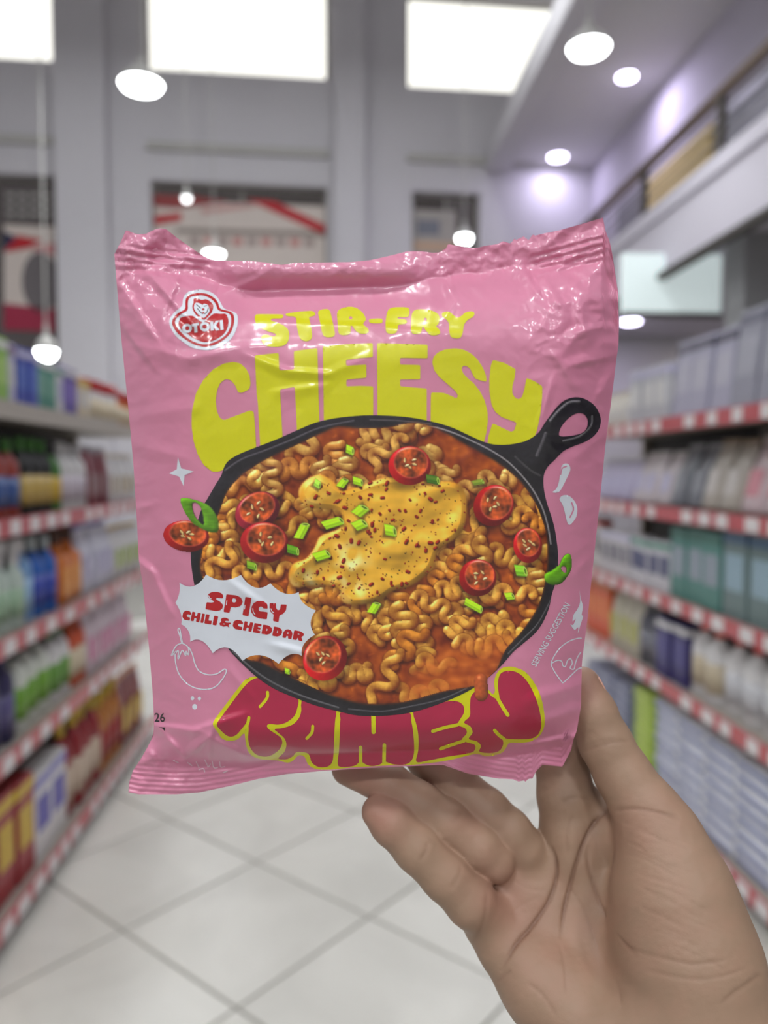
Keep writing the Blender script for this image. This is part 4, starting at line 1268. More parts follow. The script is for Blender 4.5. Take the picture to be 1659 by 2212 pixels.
# orange spill at the lip
SP = crv(R6([(440, 700), (520, 600), (640, 560), (760, 500), (900, 470), (1010, 440), (1100, 470), (1080, 540), (1010, 620), (960, 720), (900, 770), (760, 800), (600, 850), (460, 880), (380, 890), (400, 780)]), 4)
m = blur(inside(FX, FY, [SP]).astype(float), 9) * clipf
g = perlin(FX / 30, FY / 16, 61)
put(np.clip(m * (.62 + .3 * g), 0, .92), np.stack([192 + 26 * g, 98 + 26 * g, 36 + 18 * g], -1))
# melted cheese, shaded as a soft relief
mm = blur(m_che.astype(float), 14, 2)
he = np.clip(mm * 2 - .6, 0, 1) * 10 + 11.0 * perlin(FX / 80, FY / 60, 71) + 1.6 * perlin(FX / 30, FY / 24, 72)
gy_, gx_ = np.gradient(he, ST)
nz = 1 / np.sqrt(1 + gx_ ** 2 + gy_ ** 2)
dif = np.clip((-gx_ * LX - gy_ * LY + LZ) * nz, 0, 1)
hl = np.clip((gx_ * .30 + gy_ * .42 + .86) * nz, 0, 1) ** 30
warm = np.clip(1.25 - mm, 0, 1)[..., None]
cc = (np.array([250, 198, 68]) * (1 - warm) + np.array([232, 150, 38]) * warm) * (.40 + .70 * dif)[..., None] + (hl * 60)[..., None] * np.array([.6, .9, 1.0])
bright = np.exp(-((FX - 757) / 36) ** 2 - ((FY - 1235) / 62) ** 2) + .8 * np.exp(-((FX - 655) / 30) ** 2 - ((FY - 1255) / 26) ** 2) + .55 * np.exp(-((FX - 668) / 34) ** 2 - ((FY - 1068) / 34) ** 2)
streak = np.clip(perlin(FX / 22, FY / 30, 73) * 1.5 + .35, 0, 1)
cc += (bright * streak)[..., None] * np.array([30, 70, 110])
sh_ = blur(np.roll(np.roll(m_che, int(9 / ST), 0), int(3 / ST), 1).astype(float), 7)
IMG *= 1 - (sh_ * m_food * .35)[..., None]
put(blur(m_che.astype(float), 2), cc)
rs = np.random.RandomState(5)
for k_ in range(620):
    x, y = rs.uniform(640, 1010), rs.uniform(1030, 1300)
    i, j = int((y - _fy[0]) / ST), int((x - _fx[0]) / ST)
    if not m_che[i, j] or (perlin(x / 60, y / 60, 81) < -.12 and k_ % 3):
        continue
    big = k_ % 6 == 0
    r = rs.uniform(2.6, 5.2) if big else rs.uniform(.8, 1.7)
    col = (150, 30, 14) if big or k_ % 3 else (84, 62, 16)
    a = rs.uniform(0, 3.1)
    tube2([(x, y), (x + r * math.cos(a), y + r * math.sin(a))], r * .8, col, .2 if big else 0, .2, None)

def chili(cx, cy, a, b, rot, tint=(196, 20, 28), seeds=5, cover=False):
    c_, s_ = math.cos(rot), math.sin(rot)
    lx, ly = (FX - cx) * c_ + (FY - cy) * s_, -(FX - cx) * s_ + (FY - cy) * c_
    rho = np.sqrt((lx / a) ** 2 + (ly / b) ** 2)
    d2 = np.sqrt(((lx - a * .06) / a) ** 2 + ((ly + b * .16) / b) ** 2)
    th = np.arctan2(ly, lx)
    if not cover:
        IMG[:] *= 1 - (np.clip(1.35 - np.sqrt(((lx) / a) ** 2 + ((ly - b * .12) / b) ** 2), 0, .4) * .8)[..., None]
    m_ = np.clip((1 - rho) * min(a, b) / 1.2 + .5, 0, 1)
    side = .8 + .28 * np.cos(th - 3.9) + .05 * perlin(FX / 8, FY / 8, 90)
    put(m_, np.array(tint) * side[..., None])
    inn = np.clip((.80 - d2) * min(a, b) / 1.6 + .5, 0, 1) * m_
    fl = .82 + .3 * perlin(FX / 9, FY / 9, 91) + .3 * np.cos(3 * th + cx) * np.clip(d2 * 1.6, 0, 1)
    put(inn, np.array([190, 84, 38]) * fl[..., None])
    rim = np.exp(-((d2 - .78) / .05) ** 2) * m_
    put(rim * .5, np.array([222, 90, 80])[None, None] * np.ones(FX.shape + (1,)))
    for k_ in range(seeds):
        t = 6.28 * k_ / seeds + cx
        x, y = a * rg.uniform(.1, .42) * math.cos(t), b * rg.uniform(.1, .42) * math.sin(t) - b * .1
        gx, gy = cx + x * c_ - y * s_, cy + x * s_ + y * c_
        ta = rg.uniform(0, 3.1)
        tube2([(gx - 4 * math.cos(ta), gy - 4 * math.sin(ta)), (gx + 4 * math.cos(ta), gy + 4 * math.sin(ta))], 3.0, (232, 196, 130), .5, .3, taper=.5)
    hlx = np.exp(-((rho - .9) / .05) ** 2) * np.clip(np.cos(th + 1.9), 0, 1) ** 6 * m_
    IMG[:] += (hlx * 120)[..., None] * np.array([1, .8, .8])
    if cover:
        COV[:] |= m_ > .5
for a in ((885, 1006, 46, 42, 0), (1066, 1092, 42, 46, .6, (172, 14, 18)), (1140, 1178, 31, 38, -.1), (1032, 1248, 40, 40, .3, (160, 12, 16)), (556, 1104, 50, 40, -.5, (150, 30, 52)), (571, 1172, 52, 44, .1, (166, 24, 30)), (702, 1422, 50, 46, -.9)):
    chili(*a)
chili(402, 1158, 50, 34, .12, (176, 24, 28), 6, True)

def onion(cx, cy, ang, ln, w, col=(152, 196, 26)):
    """cut piece of spring onion: a short tube with a flat end"""
    c_, s_ = math.cos(ang), math.sin(ang)
    sl = (slice(max(0, int((cy - 45 - _fy[0]) / ST)), int((cy + 45 - _fy[0]) / ST)), slice(max(0, int((cx - 45 - _fx[0]) / ST)), int((cx + 45 - _fx[0]) / ST)))
    x, y = FX[sl] - cx, FY[sl] - cy
    u, v = x * c_ + y * s_, -x * s_ + y * c_
    skew = v * .35
    sh = np.clip(1.25 - np.maximum(np.abs(u - 1) / (ln / 2 + 3), np.abs(v - 3) / (w + 2)), 0, .45)
    IMG[sl] *= (1 - sh)[..., None]
    m_ = np.clip((ln / 2 - np.abs(u - skew)) / 1.3 + .5, 0, 1) * np.clip((w - np.abs(v)) / 1.3 + .5, 0, 1)
    vv = np.clip(v / w, -1, 1)
    lum = .62 + .5 * np.sqrt(np.clip(1 - (vv + .35) ** 2 / 1.9, 0, 1)) + .10 * np.cos(vv * 9)
    cc_ = np.array(col) * lum[..., None] + np.array([60, 40, 30]) * (np.exp(-((vv + .35) / .2) ** 2) * .55)[..., None]
    IMG[sl] = IMG[sl] * (1 - m_[..., None]) + np.clip(cc_, 0, 255) * m_[..., None]
    e_ = np.clip((1 - np.sqrt(((u - skew - ln / 2) / (w * .38)) ** 2 + (v / (w * .95)) ** 2)) * 5, 0, 1)
    IMG[sl] = IMG[sl] * (1 - e_[..., None]) + np.array([176, 204, 84]) * e_[..., None]
    e_ = np.clip((1 - np.sqrt(((u - skew - ln / 2) / (w * .2)) ** 2 + (v / (w * .6)) ** 2)) * 5, 0, 1)
    IMG[sl] = IMG[sl] * (1 - e_[..., None]) + np.array([84, 118, 20]) * e_[..., None]
for a in ((755, 972, .4, 16, 9), (685, 1045, .6, 14, 8, (150, 200, 60)), (740, 1044, -.9, 20, 8), (772, 1040, .3, 20, 8), (778, 1104, -.7, 24, 12), (718, 1130, -.3, 40, 10), (776, 1134, -.4, 24, 11), (652, 1148, -1.1, 34, 10), (632, 1188, .3, 24, 9, (84, 140, 20)), (694, 1200, -.3, 30, 10, (150, 200, 20)), (842, 1146, .2, 22, 12),
          (543, 1222, .3, 20, 8, (110, 150, 30)), (934, 1036, .2, 26, 9, (60, 100, 24)), (1032, 1042, -.2, 22, 6, (110, 130, 40)), (1124, 1233, .1, 22, 12, (120, 180, 40)), (1100, 1288, -.1, 16, 8), (1022, 1308, .5, 40, 8), (808, 1314, -1.0, 24, 9), (1240 - 620, 1380 + 70, .3, 10, 6)):
    onion(*a)
# ring of spring onion on the left edge and a leaf on the right one
def leaf(loops, col):
    m_ = inside(FX, FY, loops)
    b_ = blur(m_.astype(float), 5)
    g1, g2 = np.gradient(b_, ST)
    lum = .82 + np.clip(-(g2 * LX + g1 * LY) * 7, -.35, .45) + .1 * perlin(FX / 20, FY / 5, 95)
    put(blur(m_.astype(float), 1, 1), np.array(col) * lum[..., None])
    COV[:] |= m_
leaf([crv(R3([(195, 728), (230, 712), (330, 735), (400, 770), (450, 830), (472, 900), (465, 955), (420, 962), (350, 935), (280, 890), (225, 815)]), 4), crv(R3([(288, 752), (330, 768), (358, 830), (364, 908), (322, 872), (292, 812)]), 4)], (108, 168, 34))
leaf([crv(R4([(1345, 1140), (1375, 1134), (1390, 1180), (1384, 1250), (1340, 1322), (1290, 1352), (1230, 1345), (1200, 1310), (1205, 1275), (1250, 1252), (1300, 1212), (1320, 1168)]), 4), crv(R4([(1316, 1232), (1345, 1228), (1352, 1255), (1335, 1265)]), 3)], (112, 182, 26))
tube2(R6([(885, 740), (888, 830)]), 15, (176, 84, 40), .25, 0, None, .6, cover=True)
_g = IMG.mean(-1, keepdims=True)
IMG = np.clip((_g + (IMG - _g) * 1.06) * 1.08, 0, 255)
COV &= ~(inside(FX, FY, [crv(R3([(288, 752), (330, 768), (345, 800), (330, 830), (300, 820), (290, 800)]), 4)]) & ~m_pan)
quad = COV[:-1, :-1] & COV[1:, :-1] & COV[:-1, 1:] & COV[1:, 1:]
ii, jj = np.nonzero(quad)
nwc = len(_fx)
fq = np.stack([ii * nwc + jj, (ii + 1) * nwc + jj, (ii + 1) * nwc + jj + 1, ii * nwc + jj + 1], 1)
used, inv = np.unique(fq, return_inverse=True)
fq = inv.reshape(-1, 4)
vx, vy = FX.ravel()[used], FY.ravel()[used]
cs = IMG.reshape(-1, 3)[used] / 255
cs = np.where(cs <= .04045, cs / 12.92, ((cs + .055) / 1.055) ** 2.4) * GAIN
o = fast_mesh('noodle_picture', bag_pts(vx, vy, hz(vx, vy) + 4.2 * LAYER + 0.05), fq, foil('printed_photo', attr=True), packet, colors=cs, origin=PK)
o['label'] = 'printed photo of saucy noodles, cheese, chili and spring onion'

# ------------------------------------------------------------------ badge
tips = [(88, 92), (380, 5), (755, 10), (1075, 100), (1385, 195), (1570, 395), (1560, 660), (1418, 888), (1165, 975), (772, 942), (450, 860), (205, 735), (108, 545), (45, 312)]
vals = [(240, 132), (560, 68), (910, 146), (1230, 210), (1432, 312), (1513, 530), (1440, 762), (1290, 874), (960, 880), (612, 800), (330, 724), (188, 622), (104, 432), (86, 208)]
lp = []
for i, (t, v) in enumerate(zip(tips, vals)):
    a, b, c = np.array(t), np.array(v), np.array(tips[(i + 1) % len(tips)])
    k_ = 2 * b - (a + c) / 2
    for s in np.linspace(0, 1, 9)[:-1]:
        lp.append(tuple((1 - s) ** 2 * a + 2 * s * (1 - s) * k_ + s * s * c))
badge = decal('spiky_badge', [RB(lp)], 6, F_WHT, packet)
badge['label'] = 'white spiky badge reading SPICY CHILI & CHEDDAR'
SPI = [('letter_s', [[(405, 215), (440, 195), (500, 193), (545, 208), (565, 235), (560, 264), (520, 262), (492, 256), (486, 275), (530, 300), (562, 335), (556, 372), (530, 396), (480, 402), (370, 382), (384, 306), (440, 310), (466, 304), (455, 290), (410, 265), (393, 240)]]),
       ('letter_p', [[(598, 220), (700, 230), (755, 254), (777, 300), (755, 347), (700, 364), (646, 358), (632, 422), (567, 412), (585, 310)], [(668, 262), (700, 268), (708, 298), (682, 312), (656, 298)]]),
       ('letter_i', [[(804, 248), (872, 258), (838, 460), (773, 446)]]),
       ('letter_c', [[(873, 352), (895, 315), (940, 290), (1000, 293), (1042, 325), (1047, 376), (1000, 374), (985, 355), (962, 353), (946, 380), (960, 405), (1000, 408), (1047, 415), (1038, 492), (960, 484), (900, 460), (866, 410)]]),
       ('letter_y', [[(1068, 316), (1136, 317), (1138, 370), (1155, 393), (1180, 388), (1190, 330), (1254, 332), (1246, 392), (1215, 432), (1175, 450), (1165, 522), (1104, 510), (1112, 440), (1078, 410), (1067, 370)]])]
for nm, lps in SPI:
    decal(nm, [rnd(RB(l), 2.0) for l in lps], 7, F_RED, badge, 3)
GL = {'c': ([[(1, .62), (1, .82), (.78, 1), (.3, 1), (0, .75), (0, .25), (.3, 0), (1, 0), (1, .34), (.62, .34), (.5, .5), (.62, .64)]]),
      'h': [[(0, 0), (0, 1), (.36, 1), (.38, .62), (.62, .62), (.64, 1), (1, 1), (1, 0), (.64, 0), (.62, .38), (.38, .38), (.36, 0)]],
      'i': [[(0, 0), (0, 1), (1, 1), (1, 0)]], 'l': [[(0, 1), (.52, 1), (.52, .36), (1, .42), (1, 0), (0, 0)]],
      'e': [[(0, 0), (0, 1), (1, 1), (1, .76), (.55, .72), (.55, .62), (.95, .62), (.95, .4), (.55, .4), (.55, .3), (1, .27), (1, 0)]],
      'd': [[(0, 0), (0, 1), (.55, 1), (.9, .82), (1, .5), (.9, .18), (.55, 0)], [(.42, .34), (.42, .68), (.58, .52)]],
      'a': [[(0, 0), (0, .6), (.18, .9), (.5, 1), (.82, .9), (1, .6), (1, 0), (.62, 0), (.6, .26), (.4, .26), (.38, 0)], [(.4, .48), (.44, .66), (.56, .66), (.6, .48)]],
      'r': [[(0, 0), (0, 1), (.6, 1), (.95, .85), (1, .6), (.8, .42), (1, 0), (.6, 0), (.45, .3), (.4, 0)], [(.4, .58), (.4, .76), (.62, .67)]],
      'ampersand': [[(.98, 0), (.72, .14), (.4, 0), (.1, .08), (0, .3), (.15, .52), (.05, .72), (.2, .95), (.5, 1), (.75, .9), (.8, .7), (.52, .68), (.44, .57), (.6, .5), (1, .58), (1, .42), (.86, .38), (.84, .2)], [(.34, .26), (.48, .24), (.5, .36), (.36, .38)]]}
for g, x0, x1 in (('c', 120, 209), ('h', 214, 312), ('i', 322, 356), ('l', 364, 442), ('i', 452, 500), ('ampersand', 522, 646), ('c', 668, 774), ('h', 782, 880), ('e', 890, 972), ('d', 984, 1094), ('d', 1102, 1204), ('a', 1212, 1314), ('r', 1322, 1436)):
    x0, x1 = x0 - 6, x1 - 10
    w = x1 - x0
    mp = lambda l: [(x0 + u * w + v * 20, 492 + (x0 + u * w - 120) * .182 - v * 100) for u, v in l]
    decal('letter_' + g if g != 'ampersand' else g, [rnd(RB(mp(l)), 1.6, 3) for l in GL[g]], 7, F_RED, badge, 3)
for pts in ([(405, 235), (415, 258), (432, 268)], [(604, 290), (597, 335)], [(800, 340), (795, 380)], [(885, 375), (890, 410), (908, 438)], [(1082, 378), (1092, 404), (1112, 420)]):
    decal('gloss_mark', [stroke(RB(pts), 1.8)], 8, F_WHT, badge, 3)

# ------------------------------------------------------------------ maker's emblem
emb = decal('brand_emblem', [crv(RE([(560, 85), (740, 55), (900, 80), (1050, 150), (1150, 250), (1220, 370), (1290, 480), (1420, 530), (1540, 575), (1590, 650), (1592, 800), (1560, 950), (1480, 1110), (1350, 1250), (1150, 1360), (950, 1410), (750, 1400), (550, 1350), (350, 1220), (200, 1090), (110, 950), (60, 820), (80, 690), (170, 570), (290, 470), (350, 400), (362, 290), (400, 190), (470, 120)]), 3)], 1, F_WHT, packet, 3)
emb['label'] = 'red and white OTOKI emblem'
RO = [(590, 150), (760, 130), (920, 160), (1060, 240), (1150, 350), (1205, 485), (1390, 535), (1480, 590), (1512, 700), (1500, 850), (1440, 1010), (1330, 1140), (1150, 1260), (950, 1330), (780, 1332), (580, 1270), (400, 1160), (250, 1040), (150, 900), (120, 790), (160, 680), (260, 580), (405, 495), (418, 380), (430, 270), (490, 190)]
RI = [(600, 205), (760, 185), (900, 215), (1020, 285), (1100, 380), (1160, 520), (1370, 580), (1430, 640), (1445, 760), (1420, 900), (1350, 1040), (1230, 1150), (1080, 1230), (900, 1280), (760, 1275), (600, 1220), (440, 1120), (310, 1000), (220, 880), (190, 780), (220, 700), (330, 600), (465, 520), (475, 380), (490, 280), (540, 225)]
decal('red_ring', [crv(RE(RO), 3), crv(RE(RI), 3)], 2, F_RED, emb, 2.5)
decal('red_body', [crv(RE([(290, 720), (330, 680), (450, 650), (580, 645), (660, 700), (760, 765), (820, 795), (890, 735), (1000, 632), (1080, 590), (1200, 600), (1320, 600), (1370, 680), (1385, 800), (1350, 940), (1270, 1060), (1130, 1160), (990, 1220), (820, 1232), (680, 1180), (560, 1120), (470, 1050), (380, 1000), (300, 920), (265, 830)]), 3)], 2, F_RED, emb, 2.5)
decal('face_outline', [crv(RE([(600, 280), (640, 250), (720, 265), (790, 290), (880, 275), (970, 320), (1040, 400), (1042, 470), (1000, 580), (920, 670), (845, 735), (750, 692), (650, 612), (590, 510), (575, 420), (600, 350)]), 3)], 2, F_RED, emb, 2)
decal('face', [crv(RE([(620, 400), (660, 350), (760, 372), (800, 402), (840, 372), (920, 400), (950, 470), (960, 540), (900, 630), (830, 690), (740, 640), (660, 560), (615, 480)]), 3)], 3, F_WHT, emb, 2)
for pts in ([(665, 385), (700, 420), (760, 470)], [(690, 480), (730, 530), (800, 600)], [(840, 430), (900, 415)], [(930, 480), (900, 560), (850, 600)]):
    decal('face_line', [stroke(RE(pts), 1.5)], 4, F_BLK, emb, 2)
decal('nose', [ell(*RE([(820, 500)])[0], 3, 2.6)], 4, F_RED, emb, 2)
decal('mouth', [ell(*RE([(820, 580)])[0], 2.6, 1.8)], 4, F_RED, emb, 2)
for nm, lps in (('letter_o', [ell(455, 925, 112, 104), ell(462, 925, 46, 48)]), ('letter_t', [[(556, 832), (720, 796), (728, 852), (682, 864), (690, 1016), (622, 1024), (612, 880), (566, 888)]]), ('letter_o', [ell(855, 890, 114, 106), ell(852, 886, 54, 46)]),
                ('letter_k', [[(972, 780), (1040, 772), (1046, 850), (1100, 755), (1180, 745), (1105, 860), (1190, 965), (1105, 978), (1052, 900), (1056, 972), (988, 978)]]), ('letter_i', [[(1186, 745), (1256, 736), (1276, 955), (1206, 968)]])):
    decal(nm, [RE(l) for l in lps], 3, F_WHT, emb, 2)

# ------------------------------------------------------------------ text set in a plain face
def text_decal(name, body, fn, layer, material, parent=None, offset=0.0, spacing=1.0):
    cu = bpy.data.curves.new(name, 'FONT')
    cu.body = body
    cu.offset = offset
    cu.space_character = spacing
    cu.resolution_u = 3
    to = bpy.data.objects.new(name, cu)
    COL.objects.link(to)
    dg = bpy.context.evaluated_depsgraph_get()
    me = to.evaluated_get(dg).to_mesh()
    me.calc_loop_triangles()
    V = np.array([v.co[:2] for v in me.vertices])
    Fc = np.array([t.vertices[:] for t in me.loop_triangles])
    to.evaluated_get(dg).to_mesh_clear()
    bpy.data.objects.remove(to, do_unlink=True)
    bpy.data.curves.remove(cu)
    w = V[:, 0].max()
    uv = np.array([fn(x / w, y) for x, y in V])
    a, b, c = uv[Fc[:, 0]], uv[Fc[:, 1]], uv[Fc[:, 2]]
    cr_ = (b[:, 0] - a[:, 0]) * (c[:, 1] - a[:, 1]) - (b[:, 1] - a[:, 1]) * (c[:, 0] - a[:, 0])
    Fc = np.where((cr_ > 0)[:, None], Fc[:, ::-1], Fc)
    return fast_mesh(name, bag_pts(uv[:, 0], uv[:, 1], hz(uv[:, 0], uv[:, 1]) + layer * LAYER + 0.05), Fc, material, parent or packet, origin=PK)
(ax, ay), (bx, by) = R6([(1238, 655), (1458, 258)])
nx_, ny_ = (by - ay), -(bx - ax)
nl = math.hypot(nx_, ny_)
o = text_decal('serving_suggestion_text', 'SERVING SUGGESTION', lambda u, v: (ax + (bx - ax) * u + nx_ / nl * v * 19, ay + (by - ay) * u + ny_ / nl * v * 19), 2, F_WHT, offset=.012)
o['label'] = 'small white words SERVING SUGGESTION'
o = text_decal('date_print', '26', lambda u, v: (333 + 23 * u, 1559 - v * 27), 2, F_BLK, offset=.01)
o['label'] = 'black printed date ending 26'
decal('date_mark', [R5([(235, 1140), (280, 1143), (278, 1168), (262, 1150)])], 2, F_BLK, packet, 3)
(ax2, ay2), = RE([(1445, 1340)])
rm = empty('registered_mark')
rm.parent = packet
text_decal('letter_r', 'R', lambda u, v: (ax2 - 3 + 6 * u, ay2 + 4 - v * 11), 2, F_PNK if False else foil('pale_print', (226, 178, 196)), rm)
decal('ring', [ell(ax2, ay2, 7.2, 7.2), ell(ax2, ay2, 6.3, 6.3)], 2, foil('pale_ring_print', (226, 178, 196)), rm, 2)
# ------------------------------------------------------------------ white doodles
decal('sparkle', [R3([(180, 423), (204, 503), (293, 526), (228, 552), (222, 632), (188, 562), (117, 540), (172, 510)])], 1, F_WHT, packet)
d1 = decal('seed_drawing', [crv(R4([(1345, 514), (1370, 524), (1378, 560), (1352, 620), (1322, 680), (1295, 713), (1255, 712), (1282, 688), (1300, 640), (1308, 580), (1320, 530)]), 3)], 1, F_WHT, packet)
decal('seed_line', [stroke(R4([(1352, 534), (1322, 548), (1312, 590)]), 2.6)], 2, F_PNK, d1, 3)
d1 = decal('seed_drawing', [crv(R4([(1303, 760), (1325, 735), (1365, 735), (1405, 770), (1426, 820), (1420, 880), (1390, 925), (1370, 937), (1355, 915), (1335, 830), (1320, 790)]), 3)], 1, F_WHT, packet)
decal('seed_line', [stroke(R4([(1388, 785), (1400, 830), (1376, 885)]), 3.0)], 2, F_PNK, d1, 3)
ch_ = empty('chili_drawing')
ch_.parent = packet
ch_['label'] = 'white line drawing of a chili pepper'
for pts in ([(352, 632), (356, 690), (376, 760), (420, 820), (480, 860), (560, 876), (630, 860), (680, 810), (712, 752), (702, 733), (680, 745), (640, 768), (580, 772), (520, 745), (490, 690), (474, 630), (450, 580)], [(398, 548), (386, 500), (372, 458), (384, 448), (394, 500), (404, 546)], [(395, 552), (358, 572), (326, 638), (358, 608), (344, 640), (374, 602), (374, 662), (402, 602), (426, 638), (430, 608), (446, 634), (448, 600), (438, 572), (400, 550)]):
    decal('outline', [stroke(R5(pts), 2.6)], 1, F_WHT, ch_, 3)
for x, y, r in ((474, 938, 13), (523, 940, 12), (490, 998, 18)):
    decal('dot', [ell(*R5([(x, y)])[0], r / 3.25, r / 3.25 * 1.1, 0, 14)], 1, F_WHT, packet, 3)
decal('flame_drawing', [crv(R6([(1516, 160), (1524, 215), (1538, 265), (1530, 320), (1540, 330), (1522, 385), (1506, 440), (1508, 400), (1484, 416), (1458, 382), (1476, 384), (1492, 345), (1472, 362), (1478, 320), (1502, 285), (1520, 235)]), 3)], 1, F_WHT, packet, 3)
cw = empty('cheese_drawing')
cw.parent = packet
cw['label'] = 'white line drawing of a cheese wedge'
for pts in ([(1528, 470), (1500, 472), (1445, 492), (1385, 540), (1337, 622), (1350, 672), (1400, 745), (1420, 748), (1500, 672), (1528, 660)], [(1342, 628), (1375, 612), (1402, 618), (1410, 645), (1426, 650), (1440, 612), (1460, 602), (1470, 630), (1456, 660), (1480, 668), (1490, 630), (1505, 590), (1524, 560)]):
    decal('outline', [stroke(R6(pts), 2.4)], 1, F_WHT, cw, 3)
fo = empty('folded_lettering')
fo.parent = packet
fo['label'] = 'faint white letters crushed in the bottom fold'
for pts in ([(560, 1370), (575, 1400), (585, 1420), (600, 1400)], [(612, 1380), (625, 1425), (650, 1425)], [(665, 1385), (672, 1420), (700, 1418)], [(500, 1385), (520, 1425)], [(440, 1390), (470, 1410)], [(340, 1375), (375, 1390)], [(520, 1440), (550, 1432), (560, 1455)], [(690, 1460), (720, 1448)]):
    decal('stroke', [stroke(R5(pts), 2.2)], 1, foil('faint_white_print', (226, 200, 210)), fo, 3)
# ================================================================== the hand
def c3(px, py, d):
    """camera aligned millimetres (right, down, depth)"""
    return np.array([(px - CX) / F * d, (py - CY) / F * d, d])

def bag_depth(px, py):
    return float(((bag_pts(px, py, 0) - CAM) @ FWD) * 1000)

def chain(*pts):
    """(column, row, depth, radius in picture units)"""
    return [(c3(a, b, d), r * d / F) for a, b, d, r in pts]
FINGERS = [
    chain((818, 1754, 258, 37), (845, 1777, 258, 46), (899, 1829, 258, 50), (962, 1893, 258, 51), (1015, 1945, 259, 53), (1050, 1980, 263, 52)),
    chain((752, 1660, 268, 36), (838, 1693, 266, 45), (905, 1738, 265, 47), (962, 1776, 264, 46), (1030, 1828, 264, 47), (1066, 1860, 265, 46)),
    chain((880, 1600, 283, 36), (930, 1648, 278, 44), (978, 1690, 274, 46), (1052, 1752, 271, 47), (1100, 1795, 270, 46), (1130, 1830, 271, 48)),
    chain((1180, 1470, 294, 38), (1200, 1560, 286, 50), (1213, 1640, 279, 57), (1222, 1720, 275, 60), (1228, 1790, 273, 58), (1240, 1840, 272, 58)),
]
THUMB = chain((1258, 1478, 264, 38), (1281, 1540, 263, 50), (1308, 1605, 262, 56), (1345, 1672, 260, 60), (1396, 1752, 256, 72), (1432, 1840, 252, 92))
PALM = [
    chain((1060, 1995, 266, 56), (1185, 2120, 259, 76), (1340, 2280, 246, 100)),
    chain((1110, 1905, 272, 56), (1250, 2080, 265, 78), (1390, 2260, 246, 120)),
    chain((1180, 1865, 275, 58), (1320, 2050, 268, 82), (1430, 2240, 246, 120)),
    chain((1245, 1840, 275, 62), (1370, 1990, 267, 88), (1480, 2220, 244, 120)),
    chain((1430, 1810, 254, 86), (1454, 1930, 249, 120), (1482, 2060, 245, 144), (1530, 2220, 240, 150)),
    chain((1100, 2050, 264, 58), (1172, 2130, 256, 76), (1330, 2290, 243, 100)),
    chain((1250, 1800, 275, 50), (1330, 1790, 271, 50), (1400, 1800, 263, 60)),
    chain((1235, 1745, 280, 54), (1285, 1770, 277, 50), (1330, 1790, 272, 48)),
    chain((1370, 2250, 243, 125), (1510, 2450, 226, 145), (1650, 2680, 208, 160)),
    chain((1480, 2220, 240, 140), (1600, 2420, 226, 150), (1740, 2650, 208, 160)),
]
VS = 0.62
_all = [s for c in FINGERS + [THUMB] + PALM for s in c]
_lo = np.min([p - r for p, r in _all], 0) - 5
_hi = np.max([p + r for p, r in _all], 0) + 5
_hi[1] = min(_hi[1], c3(1400, 2330, 240)[1])
_n = np.ceil((_hi - _lo) / VS).astype(int) + 1
_ax = [(_lo[i] + VS * np.arange(_n[i])).astype(np.float32) for i in range(3)]

def smin(a, b, k_):
    h = np.clip(0.5 + 0.5 * (b - a) / k_, 0, 1)
    return b * (1 - h) + a * h - k_ * h * (1 - h)

def capsule(X, Y, Z, a, ra, b, rb):
    d = b - a
    t = np.clip(((X - a[0]) * d[0] + (Y - a[1]) * d[1] + (Z - a[2]) * d[2]) / np.dot(d, d), 0, 1)
    return np.sqrt((X - a[0] - t * d[0]) ** 2 + (Y - a[1] - t * d[1]) ** 2 + (Z - a[2] - t * d[2]) ** 2) - (ra + (rb - ra) * t)

def field_chain(field, ch, k_):
    for (a, ra), (b, rb) in zip(ch[:-1], ch[1:]):
        m = max(ra, rb) + k_ + 4
        lo, hi = np.minimum(a, b) - m, np.maximum(a, b) + m
        sl = tuple(slice(max(0, int((lo[i] - _lo[i]) / VS)), min(_n[i], int((hi[i] - _lo[i]) / VS) + 2)) for i in range(3))
        if any(s.stop <= s.start for s in sl):
            continue
        X, Y, Z = np.meshgrid(_ax[0][sl[0]], _ax[1][sl[1]], _ax[2][sl[2]], indexing='ij', sparse=True)
        field[sl] = smin(field[sl], capsule(X, Y, Z, a.astype(np.float32), np.float32(ra), b.astype(np.float32), np.float32(rb)), np.float32(k_))
BIG = np.float32(30)
f_fin = np.full(_n, BIG, np.float32)
for ch in FINGERS + [THUMB]:
    one = np.full(_n, BIG, np.float32)
    field_chain(one, ch, 2.0)
    f_fin = smin(f_fin, one, np.float32(0.7))
f_palm = np.full(_n, BIG, np.float32)
for ch in PALM:
    field_chain(f_palm, ch, 7.0)
SD = smin(f_fin, f_palm, np.float32(3.8))
del f_fin, f_palm, one

